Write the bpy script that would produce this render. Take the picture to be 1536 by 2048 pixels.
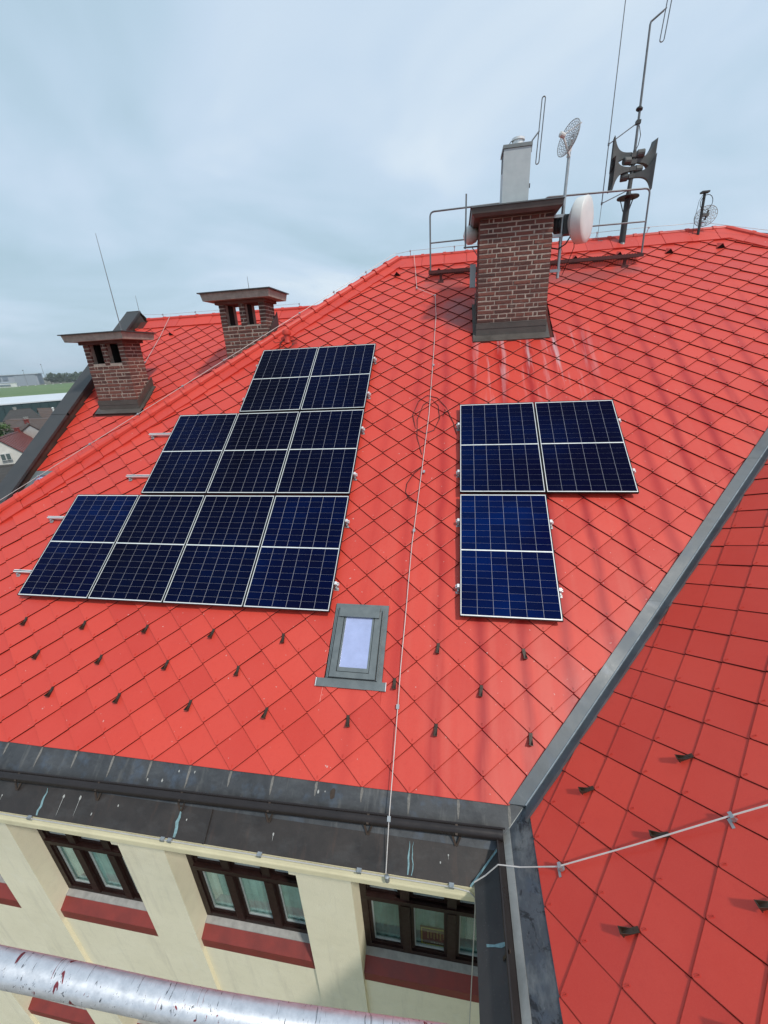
import bpy, math, random
from mathutils import Vector, Matrix
random.seed(7)
sc = bpy.context.scene
for o in list(bpy.data.objects): bpy.data.objects.remove(o)
col = sc.collection
rad = math.radians
Vv = Vector

# ------------------------------------------------------------------ camera
CAM = Vv((6.0282, -3.9939, 2.8660)); FPX = 811.77
yaw, pitch, roll = rad(10.326), rad(-20.970), rad(-3.130)
_r = Vv((math.cos(yaw), math.sin(yaw), 0))
_f = Vv((-math.sin(yaw) * math.cos(pitch), math.cos(yaw) * math.cos(pitch), math.sin(pitch)))
_u = _r.cross(_f)
cr = math.cos(roll) * _r + math.sin(roll) * _u
cu = -math.sin(roll) * _r + math.cos(roll) * _u
cd = bpy.data.cameras.new('camera'); cam = bpy.data.objects.new('camera', cd); col.objects.link(cam)
cd.sensor_fit = 'VERTICAL'; cd.sensor_height = 24; cd.sensor_width = 18
cd.lens = 24 * FPX / 2048; cd.clip_start = 0.05; cd.clip_end = 9000
m3 = Matrix((cr, cu, -_f)).transposed()
cam.matrix_world = Matrix.Translation(CAM) @ m3.to_4x4()
sc.camera = cam
def pix(P):
    d = Vv(P) - CAM; z = d.dot(_f)
    return (768 + FPX * d.dot(cr) / z, 1024 - FPX * d.dot(cu) / z, z)

# ------------------------------------------------------------------ sky and sun
SUN = Vv((0.58, -0.46, 1.0)).normalized()
w = bpy.data.worlds.new('World'); sc.world = w; w.use_nodes = True
nt = w.node_tree; N = nt.nodes; L = nt.links
bg = N['Background']; bg.inputs[1].default_value = 1.08
sky = N.new('ShaderNodeTexSky'); sky.sky_type = 'NISHITA'; sky.sun_disc = False
sky.sun_elevation = math.asin(SUN.z); sky.sun_rotation = math.atan2(SUN.x, SUN.y)
sky.dust_density = 3.0; sky.air_density = 1.2
tc = N.new('ShaderNodeTexCoord')
sep = N.new('ShaderNodeSeparateXYZ'); L.new(tc.outputs['Generated'], sep.inputs[0])
# project the view direction onto a cloud deck so that the clouds thin into streaks near the horizon
zc = N.new('ShaderNodeMath'); zc.operation = 'MAXIMUM'; L.new(sep.outputs[2], zc.inputs[0]); zc.inputs[1].default_value = 0.0
za = N.new('ShaderNodeMath'); za.operation = 'ADD'; L.new(zc.outputs[0], za.inputs[0]); za.inputs[1].default_value = 0.22
dv = N.new('ShaderNodeVectorMath'); dv.operation = 'DIVIDE'
cmb = N.new('ShaderNodeCombineXYZ')
for i in range(3): L.new(za.outputs[0], cmb.inputs[i])
L.new(tc.outputs['Generated'], dv.inputs[0]); L.new(cmb.outputs[0], dv.inputs[1])
n1 = N.new('ShaderNodeTexNoise'); n1.inputs['Scale'].default_value = 1.0; n1.inputs['Detail'].default_value = 4; n1.inputs['Roughness'].default_value = 0.5
n1.inputs['Distortion'].default_value = 0.6
L.new(dv.outputs[0], n1.inputs['Vector'])
rmp = N.new('ShaderNodeValToRGB')
els = rmp.color_ramp.elements
els[0].position = 0.28; els[0].color = (0.40, 0.57, 0.67, 1)
els[1].position = 0.74; els[1].color = (0.74, 0.85, 0.95, 1)
e2 = els.new(0.47); e2.color = (0.52, 0.68, 0.82, 1)
e3 = els.new(0.60); e3.color = (0.60, 0.74, 0.89, 1)
L.new(n1.outputs[0], rmp.inputs[0])
skm = N.new('ShaderNodeMix'); skm.data_type = 'RGBA'; skm.blend_type = 'MULTIPLY'; skm.inputs[0].default_value = 1
L.new(sky.outputs[0], skm.inputs[6]); skm.inputs[7].default_value = (0.08, 0.08, 0.08, 1)
mx = N.new('ShaderNodeMix'); mx.data_type = 'RGBA'; mx.inputs[0].default_value = 0.86
L.new(skm.outputs[2], mx.inputs[6]); L.new(rmp.outputs[0], mx.inputs[7])
L.new(mx.outputs[2], bg.inputs[0])
sl = bpy.data.lights.new('sun', 'SUN'); sl.energy = 2.6; sl.angle = rad(4.5); sl.color = (1.0, 0.95, 0.87)
so = bpy.data.objects.new('sun', sl); col.objects.link(so)
so.rotation_euler = SUN.to_track_quat('Z', 'Y').to_euler(); so.location = (20, -10, 40)
sc.view_settings.view_transform = 'Standard'; sc.view_settings.look = 'None'
sc.view_settings.exposure = 0.0; sc.view_settings.gamma = 1.0; sc.view_settings.use_curve_mapping = False

# ------------------------------------------------------------------ helpers
def link(name, data, parent=None, wloc=(0, 0, 0), rot=None):
    o = bpy.data.objects.new(name, data); col.objects.link(o)
    p = Vv(wloc)
    q = parent
    while q is not None: p = p - q.location; q = q.parent
    if parent is not None: o.parent = parent
    if rot is not None: o.matrix_basis = Matrix.Translation(p) @ rot
    else: o.location = p
    return o
def thing(name, label, cat, loc, group=None):
    o = link(name, None, None, loc); o.empty_display_size = 0.1
    o['label'] = label; o['category'] = cat
    if group: o['group'] = group
    return o
def tag(o, label, cat, group=None):
    o['label'] = label; o['category'] = cat
    if group: o['group'] = group
    return o
def wpos(o):
    p = Vv((0, 0, 0))
    while o is not None: p = p + o.location; o = o.parent
    return p
class MB:
    def __init__(s): s.v = []; s.f = []; s.m = []
    def face(s, pts, mi=0):
        b = len(s.v); s.v += [Vv(p) for p in pts]; s.f.append(tuple(range(b, b + len(pts)))); s.m.append(mi)
    def hexa(s, p, mi=0):   # p: 8 corners, bottom ring 0-3, top ring 4-7
        b = len(s.v); s.v += [Vv(q) for q in p]
        for f in ((3, 2, 1, 0), (4, 5, 6, 7), (0, 1, 5, 4), (1, 2, 6, 5), (2, 3, 7, 6), (3, 0, 4, 7)):
            s.f.append(tuple(b + i for i in f)); s.m.append(mi)
    def box(s, x0, x1, y0, y1, z0, z1, fn=None, mi=0):
        p = [(x0, y0, z0), (x1, y0, z0), (x1, y1, z0), (x0, y1, z0), (x0, y0, z1), (x1, y0, z1), (x1, y1, z1), (x0, y1, z1)]
        if fn: p = [fn(*q) for q in p]
        s.hexa(p, mi)
    def bar(s, a, b, wx, wz, up=(0, 0, 1), mi=0):
        a = Vv(a); b = Vv(b); d = (b - a).normalized(); up = Vv(up)
        x = d.cross(up)
        if x.length < 1e-4: x = d.cross(Vv((1, 0, 0)))
        x.normalize(); z = x.cross(d); x *= wx / 2; z *= wz / 2
        s.hexa([a - x - z, a + x - z, b + x - z, b - x - z, a - x + z, a + x + z, b + x + z, b - x + z], mi)
    def tube(s, pts, r, seg=8, mi=0, caps=True):
        pts = [Vv(p) for p in pts]; rr = r if isinstance(r, (list, tuple)) else [r] * len(pts)
        b = len(s.v); n = None
        for i, p in enumerate(pts):
            if i == 0: d = pts[1] - p
            elif i == len(pts) - 1: d = p - pts[i - 1]
            else: d = (pts[i + 1] - p).normalized() + (p - pts[i - 1]).normalized()
            d.normalize()
            if n is None:
                n = d.cross(Vv((0, 0, 1)))
                if n.length < 0.05: n = d.cross(Vv((1, 0, 0)))
            else: n = n - d * n.dot(d)
            n.normalize(); q = d.cross(n)
            for k in range(seg):
                a = 2 * math.pi * k / seg
                s.v.append(p + (n * math.cos(a) + q * math.sin(a)) * rr[i])
        for i in range(len(pts) - 1):
            for k in range(seg):
                k2 = (k + 1) % seg
                s.f.append((b + i * seg + k, b + i * seg + k2, b + (i + 1) * seg + k2, b + (i + 1) * seg + k)); s.m.append(mi)
        if caps:
            s.f.append(tuple(b + k for k in reversed(range(seg)))); s.m.append(mi)
            s.f.append(tuple(b + (len(pts) - 1) * seg + k for k in range(seg))); s.m.append(mi)
    def lathe(s, prof, c, ax, seg=24, mi=0):   # prof: (r, t) along axis
        c = Vv(c); ax = Vv(ax).normalized(); n = ax.cross(Vv((0, 0, 1)))
        if n.length < 0.05: n = ax.cross(Vv((1, 0, 0)))
        n.normalize(); q = ax.cross(n); b = len(s.v)
        for r, t in prof:
            for k in range(seg):
                a = 2 * math.pi * k / seg
                s.v.append(c + ax * t + (n * math.cos(a) + q * math.sin(a)) * max(r, 1e-4))
        for i in range(len(prof) - 1):
            for k in range(seg):
                k2 = (k + 1) % seg
                s.f.append((b + i * seg + k, b + i * seg + k2, b + (i + 1) * seg + k2, b + (i + 1) * seg + k)); s.m.append(mi)
    def prism(s, poly, h0, h1, fn, mi=0, nobottom=False):   # poly of (a,b), extruded along third coord, mapped by fn(a,b,h)
        n = len(poly)
        s.face([fn(a, b, h1) for a, b in poly], mi)
        if not nobottom: s.face([fn(a, b, h0) for a, b in reversed(poly)], mi)
        for i in range(n):
            a, b = poly[i], poly[(i + 1) % n]
            s.face([fn(a[0], a[1], h0), fn(b[0], b[1], h0), fn(b[0], b[1], h1), fn(a[0], a[1], h1)], mi)
    def mesh(s, name, mats, off=Vv((0, 0, 0)), smooth=False):
        me = bpy.data.meshes.new(name)
        me.from_pydata([tuple(v - off) for v in s.v], [], s.f)
        for m in (mats if isinstance(mats, (list, tuple)) else [mats]): me.materials.append(m)
        me.polygons.foreach_set('material_index', s.m)
        if smooth: me.polygons.foreach_set('use_smooth', [True] * len(s.f))
        me.update(); return me
    def obj(s, name, mats, parent=None, smooth=False, loc=None):
        if parent is not None: base = wpos(parent)
        else: base = Vv(loc) if loc is not None else Vv((0, 0, 0))
        me = s.mesh(name, mats, base, smooth)
        o = link(name, me, parent, base)
        if smooth:
            try: me.set_sharp_from_angle(angle=rad(40))
            except Exception: pass
        return o
def arc(c, r, a0, a1, n, fn):
    return [fn(c[0] + r * math.cos(a0 + (a1 - a0) * i / n), c[1] + r * math.sin(a0 + (a1 - a0) * i / n)) for i in range(n + 1)]

# ------------------------------------------------------------------ materials
MATS = {}
class NB:
    def __init__(s, m): s.t = m.node_tree; s.n = s.t.nodes; s.l = s.t.links; s.p = s.n['Principled BSDF']
    def new(s, t, **k):
        n = s.n.new(t)
        for a, b in k.items(): setattr(n, a, b)
        return n
    def lk(s, a, b): s.l.new(a, b)
    def math(s, op, a, b=None, c=None, clamp=False):
        n = s.new('ShaderNodeMath', operation=op); n.use_clamp = clamp
        for i, q in enumerate((a, b, c)):
            if q is None: continue
            if isinstance(q, (int, float)): n.inputs[i].default_value = q
            else: s.lk(q, n.inputs[i])
        return n.outputs[0]
    def pos(s): return s.new('ShaderNodeNewGeometry').outputs['Position']
    def noise(s, vec, scale, detail=3, rough=0.55, dist=0.0):
        n = s.new('ShaderNodeTexNoise'); n.inputs['Scale'].default_value = scale; n.inputs['Detail'].default_value = detail
        n.inputs['Roughness'].default_value = rough; n.inputs['Distortion'].default_value = dist
        if vec is not None: s.lk(vec, n.inputs['Vector'])
        return n.outputs['Fac']
    def rng(s, v, a, b, c=0.0, d=1.0):
        n = s.new('ShaderNodeMapRange'); n.clamp = True
        s.lk(v, n.inputs[0]); n.inputs[1].default_value = a; n.inputs[2].default_value = b; n.inputs[3].default_value = c; n.inputs[4].default_value = d
        return n.outputs[0]
    def mix(s, f, a, b, mode='MIX'):
        n = s.new('ShaderNodeMix', data_type='RGBA', blend_type=mode)
        for i, q in ((0, f), (6, a), (7, b)):
            if isinstance(q, (int, float)): n.inputs[i].default_value = q
            elif isinstance(q, tuple): n.inputs[i].default_value = (*q, 1) if len(q) == 3 else q
            else: s.lk(q, n.inputs[i])
        return n.outputs[2]
    def dot(s, v, d):
        n = s.new('ShaderNodeVectorMath', operation='DOT_PRODUCT'); s.lk(v, n.inputs[0]); n.inputs[1].default_value = d
        return n.outputs['Value']
    def comb(s, x, y, z=0.0):
        n = s.new('ShaderNodeCombineXYZ')
        for i, q in enumerate((x, y, z)):
            if isinstance(q, (int, float)): n.inputs[i].default_value = q
            else: s.lk(q, n.inputs[i])
        return n.outputs[0]
    def rnd(s):   # random per object and per island
        a = s.new('ShaderNodeObjectInfo').outputs['Random']; b = s.new('ShaderNodeNewGeometry').outputs['Random Per Island']
        return s.math('FRACT', s.math('ADD', a, b))
    def bump(s, h, strength=0.3, dist=0.01):
        n = s.new('ShaderNodeBump'); n.inputs['Strength'].default_value = strength; n.inputs['Distance'].default_value = dist
        s.lk(h, n.inputs['Height']); s.lk(n.outputs[0], s.p.inputs['Normal'])
    def color(s, c): s.lk(c, s.p.inputs['Base Color'])
    def rough(s, c): s.lk(c, s.p.inputs['Roughness'])
def mat(name, colr, rough=0.6, metal=0.0, build=None, var=0.12, nscale=6.0, bump=0.0, bscale=60, spec=0.5, coat=0.0):
    if name in MATS: return MATS[name]
    m = bpy.data.materials.new(name); m.use_nodes = True; b = NB(m); p = b.p
    p.inputs['Base Color'].default_value = (*colr, 1); p.inputs['Roughness'].default_value = rough; p.inputs['Metallic'].default_value = metal
    p.inputs['Specular IOR Level'].default_value = spec; p.inputs['Coat Weight'].default_value = coat
    if build: build(b)
    else:
        f = b.noise(b.pos(), nscale, 4, 0.6)
        b.color(b.mix(b.rng(f, 0.3, 0.7), tuple(c * (1 - var) for c in colr), tuple(min(1, c * (1 + var)) for c in colr)))
        b.rough(b.rng(f, 0.3, 0.7, max(0.05, rough - 0.08), min(1, rough + 0.08)))
        if bump: b.bump(b.noise(b.pos(), bscale, 4, 0.6), bump, 0.01)
    MATS[name] = m; return m

TH = rad(36.361); ct, st = math.cos(TH), math.sin(TH)
RED = (0.595, 0.046, 0.027)
def red_tile(slope_dir, along_dir, stains):
    def bld(b):
        P = b.pos(); u = b.dot(P, along_dir); v = b.dot(P, slope_dir)
        r = b.rnd()
        base = b.mix(b.rng(r, 0, 1), (RED[0] * 0.90, RED[1] * 0.86, RED[2] * 0.88), (RED[0] * 1.05, RED[1] * 1.20, RED[2] * 1.20))
        n2 = b.noise(P, 1.3, 4, 0.6)
        base = b.mix(b.rng(n2, 0.35, 0.75, 0, 0.4), base, (0.62, 0.072, 0.050))
        nd = b.noise(P, 0.6, 5, 0.7)
        base = b.mix(b.rng(nd, 0.5, 0.75, 0, 0.4), base, (0.50, 0.032, 0.022))
        ng = b.noise(P, 18, 5, 0.75)
        base = b.mix(b.rng(ng, 0.52, 0.75, 0, 0.35), base, (0.50, 0.034, 0.024))
        n3 = b.noise(P, 120, 3, 0.7)
        base = b.mix(b.rng(n3, 0.45, 0.8, 0, 0.2), base, (0.66, 0.13, 0.095))
        rg = b.math('ADD', b.rng(n3, 0.3, 0.7, 0.31, 0.45), b.math('MULTIPLY', r, 0.14))
        if stains:
            sv = b.comb(b.math('MULTIPLY', u, 4.2), b.math('MULTIPLY', v, 0.30))
            sn = b.noise(sv, 1.0, 3, 0.55)
            region = b.noise(b.comb(b.math('MULTIPLY', u, 0.45), b.math('MULTIPLY', v, 0.25)), 1.0, 2)
            um = b.rng(u, 4.4, 6.2)
            wob = b.noise(b.comb(b.math('MULTIPLY', u, 1.5), b.math('MULTIPLY', v, 1.1)), 1.0, 3)
            ph = b.math('ADD', b.math('DIVIDE', b.math('SUBTRACT', u, 5.875), 0.4685), b.math('MULTIPLY', b.math('SUBTRACT', wob, 0.5), 0.35))
            tri = b.math('ABSOLUTE', b.math('SUBTRACT', b.math('FRACT', b.math('ADD', ph, 0.5)), 0.5))      # 0 under each column of tile tips
            f = b.math('MULTIPLY', b.math('MULTIPLY', b.rng(tri, 0.21, 0.03), b.rng(sn, 0.26, 0.46)), b.math('MULTIPLY', um, b.rng(region, 0.3, 0.6, 0.5, 1.0)))
            f = b.math('MULTIPLY', f, b.rng(v, 6.8, 5.2))
            base = b.mix(b.math('MULTIPLY', f, 0.9), base, (0.36, 0.012, 0.011))
            # paler bands between the water runs: roof sheen put into the colour
            f2 = b.math('MULTIPLY', b.rng(sn, 0.5, 0.34), b.math('MULTIPLY', um, b.rng(v, 4.5, 2.0)))
            base = b.mix(b.math('MULTIPLY', f2, 0.32), base, (0.62, 0.12, 0.085))
            # chalky mineral runs below the big chimney
            cu_ = b.math('MULTIPLY', b.rng(u, 6.3, 6.5), b.rng(u, 8.6, 7.9))
            cv_ = b.math('MULTIPLY', b.rng(v, 3.2, 4.6), b.rng(v, 5.75, 5.2))
            wn = b.noise(b.comb(b.math('MULTIPLY', u, 7.5), b.math('MULTIPLY', v, 0.5), 3.0), 1.0, 3, 0.6)
            wf = b.math('MULTIPLY', b.math('MULTIPLY', cu_, cv_), b.rng(wn, 0.53, 0.72))
            base = b.mix(b.math('MULTIPLY', wf, 0.75), base, (0.62, 0.45, 0.47))
            # darker patches round the walkway feet and left of the chimney
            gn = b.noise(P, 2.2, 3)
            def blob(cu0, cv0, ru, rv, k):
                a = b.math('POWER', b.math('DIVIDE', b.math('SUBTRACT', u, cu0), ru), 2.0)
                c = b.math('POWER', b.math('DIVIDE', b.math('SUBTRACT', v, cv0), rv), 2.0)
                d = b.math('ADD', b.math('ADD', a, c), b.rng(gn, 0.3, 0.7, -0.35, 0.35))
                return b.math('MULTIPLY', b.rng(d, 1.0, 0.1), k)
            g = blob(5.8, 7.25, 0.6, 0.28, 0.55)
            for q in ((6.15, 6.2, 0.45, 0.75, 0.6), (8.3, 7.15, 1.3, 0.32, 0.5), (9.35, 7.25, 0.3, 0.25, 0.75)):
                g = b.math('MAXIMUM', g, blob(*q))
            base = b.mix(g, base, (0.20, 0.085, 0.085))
            # specks of lichen and droppings
            sp = b.noise(P, 26, 2, 0.5)
            base = b.mix(b.rng(sp, 0.745, 0.77, 0, 0.8), base, (0.62, 0.42, 0.38))
            rg = b.math('ADD', rg, b.math('MULTIPLY', f, -0.08))
        b.color(base); b.rough(rg); b.p.inputs['Specular IOR Level'].default_value = 0.47
        b.bump(b.math('ADD', b.noise(P, 420, 2, 0.6), b.math('MULTIPLY', b.noise(P, 7, 3), 3.0)), 0.12, 0.004)
    return bld
SA = (0, ct, st); SB = (ct, 0, st)
mA = mat('red_tile_main', RED, build=red_tile(SA, (1, 0, 0), True))
mB = mat('red_tile_side', RED, build=red_tile(SB, (0, 1, 0), False))
mC = mat('red_tile_rear', RED, build=red_tile(SA, (1, 0, 0), False))
def sheet_build(base, streak, along, slope, k=1.0, pale=(0.30, 0.30, 0.29), blue=0.0, smudge=0.0):
    def bld(b):
        P = b.pos(); u = b.dot(P, along); v = b.dot(P, slope)
        n = b.noise(P, 2.5, 5, 0.65, 0.4)
        c = b.mix(b.rng(n, 0.3, 0.7), tuple(x * 0.72 for x in base), tuple(x * 1.3 for x in base))
        sn = b.noise(b.comb(b.math('MULTIPLY', u, 9.0), b.math('MULTIPLY', v, 1.4)), 1.0, 4, 0.65)
        c = b.mix(b.rng(sn, 0.56, 0.74, 0, 0.55 * k), c, streak)
        fn = b.noise(P, 38, 4, 0.7)
        c = b.mix(b.rng(fn, 0.64, 0.76, 0, 0.45 * k), c, pale)
        bl = b.noise(P, 5.5, 3, 0.6)
        c = b.mix(b.rng(bl, 0.55, 0.75, 0, blue), c, (0.075, 0.095, 0.125))
        if smudge:
            sm = b.noise(P, 7.0, 4, 0.75, 1.2)
            c = b.mix(b.rng(sm, 0.51, 0.60, 0, smudge), c, (0.014, 0.014, 0.016))
            sm2 = b.noise(b.comb(b.math('MULTIPLY', u, 3.0), b.math('MULTIPLY', v, 5.0), 9.0), 1.0, 4, 0.7)
            c = b.mix(b.rng(sm2, 0.50, 0.66, 0, smudge * 0.8), c, (0.20, 0.21, 0.21))
        b.color(c); b.rough(b.rng(n, 0.3, 0.7, 0.38, 0.58)); b.p.inputs['Metallic'].default_value = 0.25
        b.bump(b.math('ADD', b.noise(P, 2.2, 2), b.math('MULTIPLY', fn, 0.12)), 0.22, 0.03)
    return bld
mSheetA = mat('weathered_sheet_main', (0.06,) * 3, build=sheet_build((0.058, 0.060, 0.064), (0.17, 0.165, 0.155), (1, 0, 0), SA, 1.1, pale=(0.14, 0.14, 0.14), blue=0.9, smudge=0.2))
mLowA = mat('weathered_sheet_lower', (0.04,) * 3, build=sheet_build((0.038, 0.031, 0.028), (0.095, 0.056, 0.04), (1, 0, 0), SA, 0.9, pale=(0.10, 0.09, 0.08), smudge=0.1))
mSheetB = mat('weathered_sheet_side', (0.06,) * 3, build=sheet_build((0.075, 0.083, 0.094), (0.03, 0.032, 0.036), (0, 1, 0), SB, 1.0, blue=1.0, smudge=0.85))
mLowB = mat('weathered_sheet_lower_side', (0.04,) * 3, build=sheet_build((0.044, 0.042, 0.042), (0.08, 0.05, 0.036), (0, 1, 0), SB, 0.7))
mValley = mat('valley_zinc', (0.16,) * 3, build=sheet_build((0.078, 0.090, 0.100), (0.16, 0.17, 0.175), (0.6, 0.6, 0.5), (0.7, -0.7, 0), 0.5, blue=0.5))
mGutter = mat('gutter_brown', (0.024, 0.018, 0.017), 0.34, 0.2, bump=0.1, bscale=20)
mDark = mat('verge_metal', (0.052, 0.051, 0.052), 0.5, 0.2, nscale=3, var=0.2, bump=0.15, bscale=6)
mBrownM = mat('brown_metal', (0.060, 0.044, 0.036), 0.5, 0.2, var=0.25)
mFlash = mat('flashing_brown', (0.088, 0.075, 0.066), 0.45, 0.15, var=0.18, nscale=5)
mHook = mat('snow_guard_brown', (0.045, 0.028, 0.018), 0.45, 0.2, var=0.3, nscale=20)
mAlu = mat('aluminium', (0.80, 0.80, 0.80), 0.38, 0.25, var=0.06)
mZinc = mat('galvanised', (0.40, 0.42, 0.43), 0.42, 0.7, var=0.15, nscale=15)
mGreyPipe = mat('grey_pipe', (0.17, 0.18, 0.19), 0.5, 0.35, var=0.2, nscale=10)
mWire = mat('conductor_wire', (0.50, 0.48, 0.46), 0.5, 0.2, var=0.1)
mWhite = mat('white_plastic', (0.66, 0.66, 0.64), 0.38, 0.0, var=0.05)
mBlack = mat('black_cable', (0.012, 0.011, 0.011), 0.5)
mRust = mat('oxide_red_steel', (0.075, 0.013, 0.012), 0.6, 0.0, var=0.35, nscale=12, bump=0.2)
mHorn = mat('horn_grey', (0.085, 0.088, 0.085), 0.55, 0.0, var=0.2, nscale=8)
mMast = mat('mast_dark', (0.040, 0.044, 0.045), 0.55, 0.2, var=0.25)
mConc = mat('cap_concrete', (0.34, 0.30, 0.26), 0.9, 0.0, var=0.25, nscale=9, bump=0.5, bscale=60)
mMortar = mat('mortar', (0.40, 0.345, 0.29), 0.95, 0.0, var=0.25, nscale=14, bump=0.6, bscale=80)
mSoot = mat('soot', (0.012, 0.009, 0.008), 0.95)
def brickb(b):
    r = b.rnd(); P = b.pos()
    c = b.mix(r, (0.070, 0.035, 0.031), (0.19, 0.070, 0.052))
    n = b.noise(P, 30, 4, 0.7); c = b.mix(b.rng(n, 0.5, 0.8, 0, 0.55), c, (0.055, 0.032, 0.028))
    n2 = b.noise(P, 9, 3); c = b.mix(b.rng(n2, 0.62, 0.8, 0, 0.5), c, (0.26, 0.20, 0.165))
    b.color(c); b.p.inputs['Roughness'].default_value = 0.92; b.bump(n, 0.7, 0.012)
mBrick = mat('brick', (0.2, 0.08, 0.06), build=brickb)
def wallb(b):
    P = b.pos(); n = b.noise(P, 1.6, 4, 0.6); n2 = b.noise(P, 9, 4, 0.6)
    c = b.mix(b.rng(n, 0.3, 0.7), (0.82, 0.75, 0.56), (0.88, 0.81, 0.62))
    c = b.mix(b.rng(n2, 0.5, 0.8, 0, 0.4), c, (0.70, 0.64, 0.48))
    dr = b.noise(b.comb(b.math('MULTIPLY', b.dot(P, (1, 0, 0)), 5.0), b.math('MULTIPLY', b.dot(P, (0, 0, 1)), 0.5)), 1.0, 4, 0.65)
    c = b.mix(b.rng(dr, 0.54, 0.76, 0, 0.42), c, (0.50, 0.45, 0.36))
    pt = b.noise(P, 3.4, 5, 0.7, 0.5)
    c = b.mix(b.rng(pt, 0.56, 0.7, 0, 0.25), c, (0.90, 0.86, 0.72))
    b.color(c); b.p.inputs['Roughness'].default_value = 0.93; b.bump(b.noise(P, 90, 4, 0.7), 0.55, 0.010)
mWall = mat('cream_render', (0.6, 0.5, 0.35), build=wallb)
mFascia = mat('cream_fascia', (0.74, 0.67, 0.45), 0.55, var=0.07, nscale=4, bump=0.1)
mSillRed = mat('red_sill_paint', (0.20, 0.028, 0.022), 0.6, var=0.18, nscale=5, bump=0.2)
mSillGrey = mat('grey_sill', (0.30, 0.29, 0.275), 0.75, var=0.2, nscale=12)
mWood = mat('dark_stained_wood', (0.018, 0.007, 0.006), 0.5, var=0.3, nscale=14, spec=0.25)
mBead = mat('grey_glazing_bead', (0.32, 0.35, 0.35), 0.5, var=0.1)
def glassb(b):
    m = b.t; out = b.n['Material Output']
    tr = b.new('ShaderNodeBsdfTransparent'); tr.inputs[0].default_value = (0.88, 0.95, 0.93, 1)
    gl = b.new('ShaderNodeBsdfGlossy'); gl.inputs['Roughness'].default_value = 0.02
    lw = b.new('ShaderNodeLayerWeight'); lw.inputs[0].default_value = 0.5
    fac = b.math('ADD', 0.06, b.math('MULTIPLY', b.math('POWER', lw.outputs['Facing'], 4.0), 0.7))
    ms = b.new('ShaderNodeMixShader'); b.lk(fac, ms.inputs[0]); b.lk(tr.outputs[0], ms.inputs[1]); b.lk(gl.outputs[0], ms.inputs[2])
    b.lk(ms.outputs[0], out.inputs['Surface'])
mGlass = mat('window_glass', (1, 1, 1), build=glassb)
mCurtain = mat('net_curtain', (0.42, 0.56, 0.55), 0.9, var=0.2, nscale=4)
mCurtainD = mat('dark_curtain', (0.13, 0.23, 0.23), 0.9, var=0.3, nscale=4)  # darker curtain tone for the poster window
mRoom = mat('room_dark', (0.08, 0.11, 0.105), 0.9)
mSkyGlass = mat('skylight_glass', (0.50, 0.54, 0.80), 0.05, 0.45, var=0.10, nscale=5, spec=1.0, coat=0.6)
mVelux = mat('skylight_grey_metal', (0.155, 0.175, 0.178), 0.42, 0.3, var=0.1, nscale=8)
mVeluxD = mat('skylight_dark_gap', (0.03, 0.033, 0.034), 0.5)
def cellb(b, k=1.0):
    P = b.pos(); r = b.rnd()
    n = b.noise(P, 0.55, 2); n2 = b.noise(P, 14, 4, 0.7)
    c = b.mix(b.rng(n, 0.35, 0.65), (0.0010, 0.0014, 0.009 * k), (0.0010, 0.0042 * k, 0.028 * k))
    c = b.mix(b.math('MULTIPLY', r, 0.5), c, (0.0025, 0.0030, 0.014))
    c = b.mix(b.rng(n2, 0.62, 0.85, 0, 0.05), c, (0.12, 0.14, 0.18))
    # fine bus wires across each cell
    b.color(c); b.p.inputs['Specular IOR Level'].default_value = 0.035
    b.rough(b.rng(n2, 0.3, 0.7, 0.06, 0.16))
mCell = mat('pv_cell', (0.004, 0.006, 0.03), build=cellb)
mCellB = mat('pv_cell_blue', (0.004, 0.006, 0.03), build=lambda b: cellb(b, 3.4))
mCellM = mat('pv_cell_navy', (0.004, 0.006, 0.03), build=lambda b: cellb(b, 1.9))
mBack = mat('pv_backsheet', (0.42, 0.42, 0.48), 0.22, 0.0, var=0.04)
mFrame = mat('pv_frame_black', (0.012, 0.012, 0.013), 0.35, 0.5, var=0.1)
mFrameLip = mat('pv_frame_lip', (0.74, 0.75, 0.74), 0.4, 0.2, var=0.05)
def tubeb(b):
    P = b.pos(); n = b.noise(P, 60, 5, 0.75)
    u = b.dot(P, (0.985, 0.09, -0.2)); a = b.dot(P, (0.1, 0.4, 0.9))
    c = b.mix(b.rng(n, 0.3, 0.7), (0.50, 0.52, 0.56), (0.68, 0.70, 0.74))
    sc1 = b.noise(b.comb(b.math('MULTIPLY', u, 150), b.math('MULTIPLY', a, 75)), 1.0, 4, 0.7, 0.6)
    c = b.mix(b.rng(sc1, 0.595, 0.64, 0, 0.92), c, (0.07, 0.075, 0.09))
    n3 = b.noise(b.comb(b.math('MULTIPLY', u, 46), b.math('MULTIPLY', a, 30), 7.0), 1.0, 3, 0.6, 0.8)
    c = b.mix(b.rng(n3, 0.655, 0.675), c, (0.20, 0.035, 0.045))
    n4 = b.noise(P, 22, 3, 0.7)
    c = b.mix(b.rng(n4, 0.60, 0.72, 0, 0.5), c, (0.78, 0.80, 0.84))
    b.color(c); b.p.inputs['Metallic'].default_value = 0.55; b.rough(b.rng(n, 0.3, 0.7, 0.30, 0.50))
    b.bump(b.math('SUBTRACT', b.math('MULTIPLY', n, 0.3), b.rng(sc1, 0.6, 0.7)), 0.25, 0.001)
mTube = mat('scaffold_zinc', (0.6, 0.62, 0.66), build=tubeb)
mTubeRed = mat('scaffold_red_paint', (0.19, 0.030, 0.035), 0.5, var=0.4, nscale=40)
mFar = {}

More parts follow.
